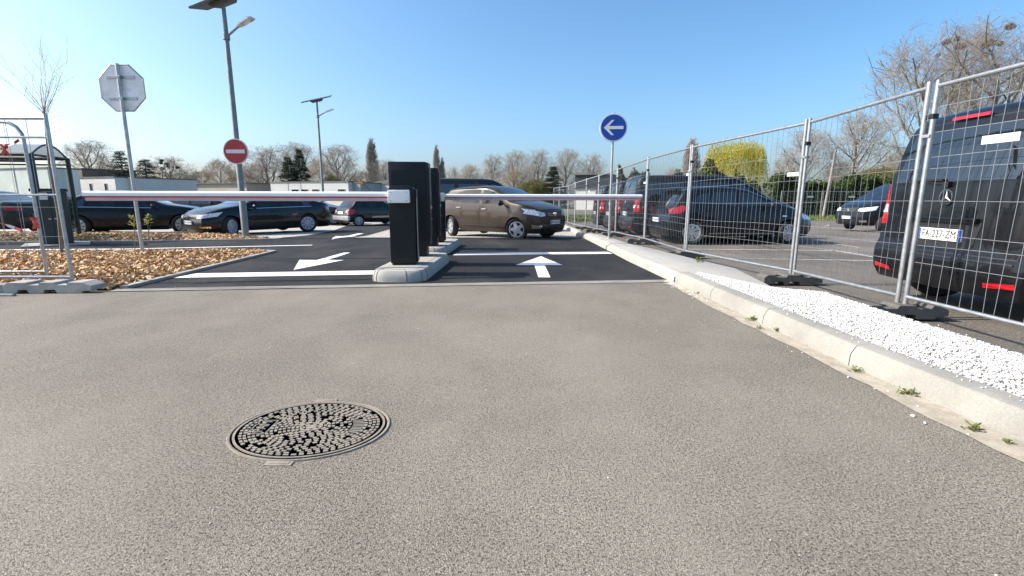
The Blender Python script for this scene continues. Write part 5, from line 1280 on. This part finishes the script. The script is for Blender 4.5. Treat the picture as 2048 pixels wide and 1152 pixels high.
def mk_conifer(seed, irregular=0.0, leaf='dark_needle', dens=1.0):
    t = thing('conifer_tree', '', 'tree'); r = random.Random(seed); big = [(Vector((0, 0, -.1)), Vector((0, 0, 9.6)), .17, .03)]; V = []; F = []
    z = .8
    while z < 9.7:
        k = r.choice((5, 6, 7)); q = 1-(z-.6)/9.4
        for i in range(k):
            a = 6.283*i/k+r.uniform(-.4, .4); L = (2.3*q**.8+.15)*r.uniform(.7-irregular*.4, 1.15+irregular*.3)
            d = Vector((math.cos(a), math.sin(a), r.uniform(-.15, .25))).normalized(); p0 = Vector((0, 0, z+r.uniform(-.2, .2))); big.append((p0, p0+d*L, .035, .012))
            for m in range(int((14+26*L)*dens)):
                u = r.random()**.6; c = p0+d*L*u+Vector((r.gauss(0, .10+.1*(1-u)), r.gauss(0, .10+.1*(1-u)), r.gauss(-.06, .09)))
                dd = (d+Vector((r.gauss(0, .6), r.gauss(0, .6), r.gauss(-.15, .4)))).normalized(); o = dd.cross(Vector((r.gauss(0, 1), r.gauss(0, 1), 1))).normalized(); l = r.uniform(.16, .34); w = r.uniform(.035, .07); b = len(V)
                V += [c-o*w, c+dd*l*.6-o*w*.7, c+dd*l, c+dd*l*.6+o*w*.7]; F.append((b, b+1, b+2, b+3))
        z += r.uniform(.28, .42)*(1+irregular)
    VV, FF = seg_mesh(big, 4); fast_mesh('trunk', VV, FF, bark, parent=t)
    fast_mesh('crown', [tuple(v) for v in V], F, MATS[leaf], parent=t); return t
varied('dark_needle', [(.012, .026, .014), (.022, .042, .020), (.035, .058, .026), (.018, .035, .022)], trans=.15)
varied('olive_needle', [(.028, .038, .014), (.045, .056, .02), (.06, .07, .028), (.035, .045, .02)], trans=.15)
mk_con = lambda: mk_conifer(5, dens=1.9); mk_con2 = lambda: mk_conifer(15, .45, dens=1.7); mk_con3 = lambda: mk_conifer(25, .1, 'olive_needle', 2.2)
def mk_willow():
    t = thing('willow_tree', '', 'tree'); r = random.Random(8); big, small = bare(61, limbs=9, spread=.36, trunk=.08, kids=4, lv=3, up=.5); V, F = seg_mesh(big+small, 4); fast_mesh('trunk', V, F, bark, parent=t)
    V = []; F = []
    for i in range(1150):
        a = r.uniform(0, 6.283); q = r.random()**.45; lobe = math.sin(5*a+1)+.6*math.sin(9*a+q*4)
        if lobe < -.75 and r.random() < .75: continue
        rad = 4.9*q*(1+.10*math.sin(3*a+1)+.08*math.sin(7*a)); top = 9.5-1.3*q**4+.55*lobe*q+r.gauss(0, .35); L = r.uniform(1.2, 6.5)*(.5+.7*q)
        c = Vector((rad*math.cos(a), rad*math.sin(a), top)); n = int(L/.28); sw = Vector((r.gauss(0, .05), r.gauss(0, .05), 0)); out_ = Vector((math.cos(a), math.sin(a), 0))
        for k in range(n):
            c = c+Vector((0, 0, -.28))+sw+out_*.03; 
            if c.z < .7: break
            for m in range(2):
                d = Vector((r.gauss(0, .45), r.gauss(0, .45), -1)).normalized(); o = d.cross(Vector((r.gauss(0, 1), r.gauss(0, 1), .2))).normalized(); l = r.uniform(.22, .40); w = r.uniform(.022, .05); b = len(V)
                p = c+Vector((r.gauss(0, .06), r.gauss(0, .06), 0)); V += [p-o*w, p+d*l*.5-o*w, p+d*l, p+d*l*.5+o*w]; F.append((b, b+1, b+2, b+3))
    fast_mesh('crown', [tuple(v) for v in V], F, varied('willow_leaf', [(.40, .36, .03), (.52, .46, .04), (.33, .32, .03), (.60, .53, .07), (.26, .25, .03)], trans=.35), parent=t); return t
# left of the lane
place('b', 172, 283, 88, 82, 'pale bare tree with a wide crown right of the shelter roof', 'bare_tree', mk_b)
place('c', 216, 333, 84, 62, 'low rounded bare tree left of the dark pine', 'bare_tree', mk_c)
place('con2', 239, 306, 78, 56, 'dark open pine left of the octagonal sign post', 'conifer_tree', mk_con2, rot=.2)
place('con2', 289, 322, 76, 62, 'broad dark pine right of the octagonal sign post', 'conifer_tree', mk_con2, rot=2.2)
nest_tree = place('a', 330, 316, 82, 76, 'bare tree with dark clumps of mistletoe right of the dark pines', 'bare_tree', mk_a)
place('c', 388, 343, 86, 78, 'brown leafless thicket tree above the low roof, left one', 'bare_tree', mk_c)
place('c', 440, 322, 88, 86, 'tall brown leafless thicket tree just left of the no entry sign', 'bare_tree', mk_c)
place('a', 527, 296, 90, 74, 'grey bare tree just right of the no entry sign', 'bare_tree', mk_a)
place('c', 500, 330, 94, 60, 'brown leafless thicket tree half behind the no entry sign', 'bare_tree', mk_c)
place('b', 585, 288, 96, 84, 'tall bare tree rising behind the pair of dark firs', 'bare_tree', mk_b)
place('con', 575, 318, 74, 44, 'shorter dark fir of the pair, on the left', 'conifer_tree', mk_con)
place('con', 598, 303, 76, 40, 'taller dark fir of the pair, on the right', 'conifer_tree', mk_con)
place('c', 640, 322, 88, 62, 'brown bare tree between the firs and the far lamp post', 'bare_tree', mk_c)
place('b', 672, 292, 86, 80, 'bare spreading tree right of the far lamp post', 'bare_tree', mk_b)
place('g', 664, 352, 74, 30, 'small green bush above the long pale roof', 'bushy_tree', mk_g)
place('pop', 743, 286, 92, 19, 'tall narrow poplar left of the black terminals', 'poplar_tree', mk_pop)
place('a', 768, 322, 88, 52, 'bare tree touching the left edge of the front terminal', 'bare_tree', mk_a)
place('c', 720, 345, 90, 60, 'low brown leafless tree left of the poplar foot', 'bare_tree', mk_c)
place('pop', 873, 298, 98, 12, 'slim poplar just right of the second terminal', 'poplar_tree', mk_pop)
place('pop', 885, 322, 98, 10, 'short slim poplar close beside the slim one', 'poplar_tree', mk_pop)
place('a', 905, 336, 96, 24, 'small bare tree right of the slim poplars', 'bare_tree', mk_a)
place('c', 940, 331, 92, 46, 'low rounded bare tree above the black van roof', 'bare_tree', mk_c)
place('a', 986, 312, 90, 46, 'leftmost bare tree of the row behind the brown car', 'bare_tree', mk_a)
place('b', 1028, 303, 92, 54, 'second bare tree from the left in the row behind the brown car', 'bare_tree', mk_b)
place('a', 1075, 302, 90, 56, 'third bare tree in the row, left of the dark cone shaped fir', 'bare_tree', mk_a)
place('b', 1132, 300, 92, 58, 'bare tree right behind the dark cone shaped fir', 'bare_tree', mk_b)
place('a', 1183, 310, 90, 48, 'bare tree just left of the blue sign', 'bare_tree', mk_a)
place('c', 1030, 340, 80, 66, 'brown bushy tree low in front of the bare row', 'bare_tree', mk_c)
place('g', 1075, 362, 70, 62, 'olive brown bush between the van windscreen and the dark fir', 'bushy_tree', mk_g)
place('con3', 1107, 336, 66, 46, 'single dark cone shaped fir left of the fence row', 'conifer_tree', mk_con3)
place('pop', 1386, 286, 86, 26, 'thin pale bare poplar behind the fence, left of the willow', 'poplar_tree', mk_pop)
place('c', 1350, 338, 74, 44, 'low bare tree behind the fence above the van roofs', 'bare_tree', mk_c)
place('willow', 1475, 289, 62, 112, 'yellow green weeping willow behind the fence', 'willow_tree', mk_willow)
place('b', 1612, 258, 62, 84, 'bare tree behind the fence post pair, left of the utility pole', 'bare_tree', mk_b)
place('a', 1575, 312, 66, 44, 'small bare tree between the willow and the fence post pair', 'bare_tree', mk_a)
place('b', 1718, 228, 58, 108, 'wide bare tree right of the utility pole', 'bare_tree', mk_b)
place('g', 1765, 338, 50, 84, 'olive green bushy tree behind the hedge by the large van', 'bushy_tree', mk_g)
place('c', 1680, 325, 60, 60, 'brown thicket behind the hedge right of the utility pole', 'bare_tree', mk_c)
place('c', 1800, 300, 66, 66, 'pinkish bare thicket left of the large van roof', 'bare_tree', mk_c)
# big planes with nests on the right
mk_plane = lambda: make_tree('plane_tree', *bare(71, limbs=12, spread=.44, trunk=.14, kids=5, up=.25, tr=.018, twr=.0055), varied('plane_twig', [(.24, .205, .17), (.32, .28, .235), (.27, .23, .20), (.40, .35, .30)]), plane_bark)
pls = [place('plane', 1905, 72, 54, 195, 'big bare plane tree with dark nests above the large van, the left one', 'plane_tree', mk_plane, rot=.3),
       place('plane', 2025, 40, 52, 200, 'big bare plane tree with nests at the right frame edge', 'plane_tree', mk_plane, rot=2.0),
       place('plane', 1960, 120, 64, 170, 'bare plane tree behind and between the two big ones', 'plane_tree', mk_plane, rot=3.6)]
nest_m = varied('nest_twigs', [(.05, .035, .025), (.09, .06, .04), (.13, .085, .05)])
def nest(px, py, Y, size, label, grp, m=nest_m, name='bird_nest', cat='nest'):
    p = AT(px, py, Y); r = random.Random(int(px*7+py)); V = []; F = []
    for i in range(150):
        d = Vector((r.gauss(0, 1), r.gauss(0, 1), r.gauss(0, 1))).normalized(); c = Vector((d.x, d.y, d.z*.7))*size*r.uniform(.4, 1); t = d.cross(Vector((r.gauss(0, 1), r.gauss(0, 1), r.gauss(0, 1)))).normalized(); o = d.cross(t)*size*.06; b = len(V)
        V += [c-t*size*.45-o, c+t*size*.45-o, c+t*size*.45+o, c-t*size*.45+o]; F.append((b, b+1, b+2, b+3))
    o = fast_mesh(name, [tuple(v) for v in V], F, m); o.location = p; return tag(o, label, cat, grp)
for px, py, Y, s, l in ((1893, 84, 53.5, .42, 'uppermost dark nest in the left plane tree'), (1914, 79, 53.5, .34, 'small dark nest right of the uppermost in the left plane tree'), (1922, 93, 53.5, .5, 'largest nest in the left plane tree'), (1876, 110, 53.5, .26, 'lowest nest in the left plane tree'),
                        (2021, 53, 51.5, .45, 'highest dark nest at the top right corner'), (1969, 91, 51.5, .42, 'left nest of the brown pair between the planes'), (1981, 85, 51.5, .42, 'right nest of the brown pair between the planes'), (2000, 87, 51.5, .34, 'nest just right of the brown pair')):
    nest(px, py, Y, s, l, 'nests in the plane trees')
mis = varied('mistletoe_leaf', [(.035, .045, .02), (.05, .06, .03), (.03, .035, .02)])
for px, py, l in ((323, 321, 'topmost mistletoe clump in the bare tree by the pines'), (322, 326, 'second mistletoe clump from the top, near the topmost one'), (334, 328, 'mistletoe clump right of the topmost one'), (336, 333, 'larger mistletoe clump below the right one'), (355, 335, 'rightmost mistletoe clump, at a branch end'), (325, 337, 'lowest mistletoe clump near the trunk'), (345, 359, 'mistletoe clump just above the low roof')):
    nest(px, py, 81.5, .34, l, 'mistletoe clumps in the bare tree', mis, 'mistletoe_clump', 'mistletoe')

# hedges: leaf volume over a twiggy core
hedge_leaf = varied('hedge_leaf', [(.030, .055, .014), (.050, .085, .020), (.075, .11, .028), (.04, .065, .02), (.10, .12, .035)], trans=.2)
def hedge(a, b, h, depth, n, seed, label, leaf=hedge_leaf, lsz=.2, uneven=.35):
    a, b = Vector(a), Vector(b); L = (b-a).length; d = (b-a)/L; nrm = Vector((-d.y, d.x, 0)); r = random.Random(seed)
    t = thing('hedge', label, 'hedge', a, 0, 'hedges behind the car park')
    ph = [r.uniform(0, 6.28) for _ in range(6)]
    def topz(u): return h*(1+uneven*.35*math.sin(u*.9+ph[0])+uneven*.25*math.sin(u*2.3+ph[1])+uneven*.18*math.sin(u*5.1+ph[2]))
    V = []; F = []
    for i in range(n):
        u = r.uniform(-.2, L+.2); H_ = topz(u); q = r.random(); s = r.choice((0, 0, 0, 1, 2))
        bulge = .18*math.sin(u*3.1+ph[3])+.14*math.sin(u*7.3+q*6+ph[4])
        if s == 0: c = d*u+nrm*(-depth/2-bulge+abs(r.gauss(0, .18)))+Vector((0, 0, H_*q))
        elif s == 1: c = d*u+nrm*r.uniform(-depth/2, depth/2)+Vector((0, 0, H_-abs(r.gauss(0, .16))+max(0, r.gauss(-.1, .2))))
        else: c = d*u+nrm*r.uniform(-depth/2, depth/2)+Vector((0, 0, H_*q))
        dd = Vector((r.gauss(0, .8), r.gauss(0, .8), r.gauss(.3, .6))).normalized(); o = dd.cross(Vector((r.gauss(0, 1), r.gauss(0, 1), r.gauss(0, 1)))).normalized(); l = lsz*r.uniform(.6, 1.4); w = l*.32; k = len(V)
        V += [c-dd*l*.5, c-o*w, c+dd*l*.5, c+o*w]; F.append((k, k+1, k+2, k+3))
    fast_mesh('foliage', [tuple(v) for v in V], F, leaf, parent=t)
    sg = []
    for i in range(int(L*7)):
        u = r.uniform(0, L); p = d*u+nrm*r.uniform(-.25, .25); q = p+Vector((r.gauss(0, .3), r.gauss(0, .2), topz(u)*r.uniform(.6, .95))); sg.append((p, q, .03, .012))
    Vv, Ff = seg_mesh(sg, 4); fast_mesh('branches', Vv, Ff, bark, parent=t); return t
gH = -.44
hedge((20.6, 40, gH), (27.4, 40.4, gH), 2.75, 1.6, 17000, 1, 'clipped green hedge behind the grass verge, left of the fence post pair')
hedge((27.4, 40.4, gH), (46, 41.5, gH), 2.7, 1.6, 36000, 2, 'long green hedge behind the verge running behind the large van')
hedge((9.5, 44, gH), (20.4, 42, gH), 3.2, 2.0, 20000, 3, 'taller olive hedge above the roofs of the parked vans', uneven=.6, leaf=varied('olive_leaf', [(.05, .06, .016), (.075, .085, .022), (.10, .105, .03), (.06, .07, .02)], trans=.2))
# far fence in front of the hedge
ffx = [(18.4, 34.2), (21.6, 34.7), (25.1, 35.2), (28.6, 35.7), (32.1, 36.2), (35.6, 36.7)]
fln = ['distant mesh panel below the willow', 'distant mesh panel before the hedge, right of the willow', 'distant mesh panel before the hedge, behind the front post pair', 'distant mesh panel right of the utility pole', 'distant mesh panel partly behind the facing van']
for i in range(5):
    a, b = gap((*ffx[i], -.43), (*ffx[i+1], -.43), .06); panel(a, b, fln[i], group='distant mesh panels before the hedge', wr=.004, step=.25, clamp=False, sign=(2.2, 1.62, .5, -.04))
p0, p1 = AT(1648, 416, 37.5), AT(1673, 293, 37.5); p0.z = -.5
t = thing('utility_pole', 'slightly leaning grey wooden utility pole before the hedge', 'utility pole', p0)
MB().tube([(0, 0, 0), p1-p0], [.11, .075], 10).build('pole', mat('weathered_pole_wood', (.24, .22, .19), rough=.9, var=.25), t, smooth=50)
MB().box(tuple((p1-p0)*.985), (.3, .1, .12)).build('bracket', steel, t)
# young plants in the bark bed
sap = P(124, 514, .05)
t = thing('sapling_tree', 'young staked tree with thin bare twigs in the left bark bed', 'tree', sap)
r = random.Random(4); big = []; small = []
top = AT(88, 216, sap.y)-sap
pts = [Vector((0, 0, -.05)), top*.3+Vector((.03, 0, 0)), top*.62+Vector((-.03, 0, 0)), top]
for i in range(3): big.append((pts[i], pts[i+1], .030-.005*i, .025-.005*i))
def tw(p, d, L, rad, lev):
    q = p
    for i in range(4):
        d = (d+Vector((r.gauss(0, .10), r.gauss(0, .10), .06))).normalized(); q2 = q+d*L/4; small.append((q, q2, rad*(1-i*.2), rad*(1-(i+1)*.2))); q = q2
        if lev < 2 and r.random() < .8: tw(q, (d+Vector((r.gauss(0, .5), r.gauss(0, .5), .1))).normalized(), L*.5, rad*.5, lev+1)
for i in range(15):
    a = i*2.4; tw(top*(.93+.07*i/15), Vector((math.cos(a)*.5, math.sin(a)*.4, r.uniform(.6, 1.2))).normalized(), r.uniform(.5, 1.0), .006, 0)
V, F = seg_mesh(big, 6); fast_mesh('trunk', V, F, bark, parent=t, smooth=True); V, F = seg_mesh(small, 3); fast_mesh('crown', V, F, twig_b, parent=t)
yl = varied('young_shoot_leaf', [(.26, .28, .08), (.34, .34, .12), (.22, .23, .06)], trans=.3)
for (px, py, tp, l) in ((270, 503, 432, 'young leafy shoot left of the octagonal sign post'), (298, 500, 430, 'young leafy shoot right of the octagonal sign post')):
    b = P(px, py, .04); q = AT(px-4, tp, b.y)-b; t = thing('young_shrub', l, 'plant', b, 0, 'young shoots by the octagonal sign')
    sg = [(Vector((0, 0, 0)), q*.55+Vector((.01, 0, 0)), .008, .006), (q*.55+Vector((.01, 0, 0)), q, .006, .004), (q*.45, q*.85+Vector((.09, 0, 0)), .005, .003)]
    V, F = seg_mesh(sg, 5); fast_mesh('stem', V, F, bark, parent=t); r = random.Random(px)
    V, F = leaves(40, lambda r: (q*r.uniform(.70, 1.0)+Vector((r.gauss(0, .03), r.gauss(0, .03), 0)), Vector((r.gauss(0, .7), r.gauss(0, .7), r.uniform(.3, 1))), 1), (.075, .018), px); fast_mesh('foliage', V, F, yl, parent=t)
weed_m = varied('weed_leaf', [(.10, .15, .03), (.16, .20, .05), (.20, .20, .07), (.07, .11, .03)], trans=.2)
wl = [(1398, 588, .7, 'weed at the far end of the gutter by the spilled stones'), (1428, 600, .9, 'second weed along the gutter from the kerb end'), (1504, 642, 1.2, 'bushy weed at the kerb foot, third from the kerb end'), (1518, 658, .7, 'small weed just below the bushy one'), (1556, 664, 1.0, 'tufted weed in the gutter, middle of the kerb'), (1622, 692, .8, 'small weed in the gutter below the gravel middle'),
      (1712, 745, 1.0, 'flat weed in the gutter before the kerb joint'), (1815, 790, 1.25, 'twin leaved weed at the kerb foot left of the grey scuff'), (1946, 862, 1.2, 'sprawling weed at the last kerb joint'), (2016, 888, .8, 'small weed nearest the right frame edge'), (1396, 524, 1.1, 'yellowish weed growing at the fence foot by the pavement'), (25, 578, 1.3, 'pale weed before the old kerb at the left')]
for px, py, s, l in wl:
    b = P(px, py, 0.0 if px != 1396 else .12); r = random.Random(px)
    t = thing('weed', l, 'weed', b, 0, 'weeds along the kerbs')
    k = s*(.016+.0036*b.y)
    V, F = leaves(26, lambda r: (Vector((r.gauss(0, .6)*k, r.gauss(0, .4)*k, .004+abs(r.gauss(0, .5))*k)), Vector((r.gauss(0, 1), r.gauss(0, 1), r.uniform(.05, .9))), 1), (k*1.1, k*.26), px)
    fast_mesh('foliage', V, F, weed_m, parent=t)
    V, F = seg_mesh([(Vector((0, 0, -.005)), Vector((r.gauss(0, .6)*k, r.gauss(0, .4)*k, k*.9)), .002, .001) for _ in range(6)], 3); fast_mesh('stem', V, F, weed_m, parent=t)

# ---------------------------------------------------------------- buildings in the distance
bw = concrete('off_white_render', (.78, .76, .71), stain=.1, scale=.5, bump=.05); bg_ = concrete('pale_grey_render', (.66, .65, .61), stain=.12, scale=.5, bump=.05)
bdk = mat('dark_slate_cladding', (.035, .035, .038), rough=.6, var=.2, scale=1); bbr = mat('brown_cladding', (.16, .12, .095), rough=.8, var=.2, scale=1)
roof_gr = mat('grey_roof_felt', (.16, .155, .15), rough=.9, var=.2); bwin = mat('dark_window_glass', (.02, .026, .032), rough=.05, spec=.8, var=.3)
def building(x0, x1, Y, h, depth, label, wall=bw, win=(), rot=-20, roof=roof_gr, slope=0, over=.08, joints=()):
    w = x1-x0; t = thing('building', label, 'building', (x1-w*math.cos(R(rot)), Y-w*math.sin(R(rot)), -.44), R(rot), 'low buildings beyond the car park')
    b = MB(); w = w/1.02; b.box((w/2, depth/2, h/2), (w, depth, h)); wl_ = b.build('wall', wall, t)
    b = MB()
    if slope: b.prism([(-over, h), (w+over, h), (w+over, h+.15), (w*.5, h+slope), (-over, h+.15)], -.1, depth+.1, 0, Matrix.Rotation(R(90), 4, 'X') @ Matrix.Scale(-1, 4, (0, 0, 1)))
    else: b.box((w/2, depth/2, h+.07), (w+2*over, depth+2*over, .14))
    b.build('roof', roof, t)
    for (u, z, ww, hh) in win:
        f = MB().box((u, -.02, z), (ww+.1, .06, hh+.1)).build('window', bg_, t); MB().box((u, -.055, z), (ww, .02, hh)).build('pane', bwin, f)
    if joints:
        b = MB()
        for u in joints: b.box((u, -.012, h/2), (.06, .02, h))
        b.build('downpipe', roof_gr, t)
    return t
def bx(px, Y): return AT(px, 393, Y).x
building(bx(-260, 56), bx(108, 56), 56, 4.6, 3, 'tall off white hall behind the shelter at the left edge', joints=(4, 9, 14), wall=bw)
building(bx(98, 60), bx(236, 60), 60, 3.75, 2.5, 'low white flat roofed building right of the shelter', win=((3.6, 1.9, .35, 2.3), (6.4, 1.9, .35, 2.3)))
building(bx(130, 78), bx(172, 78), 78, 5.7, 8, 'brown block rising behind the low white building', wall=bbr)
building(bx(237, 61), bx(275, 61), 61, 3.7, 8, 'grey block for the end face of the low white building, shade put into its colour', wall=bg_)  # stands for the white building's end face, its shade painted as grey
building(bx(276, 74), bx(498, 74), 74, 3.45, 10, 'long beige low building above the people carrier', wall=concrete('beige_render', (.48, .42, .34), stain=.1, scale=.5), over=.3)
Y = 66; x0 = bx(497, Y)
building(x0, bx(701, Y), Y, 3.45, 9, 'long pale grey building with small dark windows behind the far lamp post', wall=bg_, win=[(bx(q, Y)-x0, 2.15, 1.1, .75) for q in (562, 587, 615, 680)], joints=[bx(q, Y)-x0 for q in (545, 578)])
building(bx(702, 66.5), bx(722, 66.5), 66.5, 3.35, 6, 'shaded end of the long pale grey building, the shade put into its wall colour', wall=concrete('shaded_grey_render', (.36, .37, .36), stain=.1, scale=.5))  # end face in shade, painted as a darker copy of the grey render
building(bx(723, 70), bx(800, 70), 70, 3.3, 8, 'grey building with a shallow roof left of the black terminals', wall=bg_, slope=.5)
building(bx(1148, 62), bx(1218, 62), 62, 4.3, 9, 'dark slate building behind the fence left of the blue sign', wall=bdk, win=((2.2, 1.4, 1.4, .9),), over=.2)
building(bx(1150, 58), bx(1210, 58), 58, 2.4, 3, 'low pale annex in front of the dark slate building', wall=bw)
building(bx(1290, 66), bx(1350, 66), 66, 3.6, 8, 'dark low building behind the row of parked vans', wall=bdk, slope=.6)
q = AT(728, 372, 60)
t = thing('digger_arm', 'orange jib of a loader showing above the pale roofs left of the terminals', 'crane arm', (q.x, q.y, -.44))
orange = mat('orange_machine_paint', (.55, .22, .03), rough=.5)
tp = AT(717, 359, 60)-Vector((q.x, q.y, -.44)); en = AT(742, 384, 60)-Vector((q.x, q.y, -.44))
MB().tube([tp, tp.lerp(en, .35)], [.16, .2], 4).build('jib', orange, t); MB().tube([tp.lerp(en, .35), en], [.14, .14], 4).build('boom', roof_gr, t); MB().tube([en, Vector((en.x, en.y, 0))], .2, 6).build('mast', roof_gr, t)
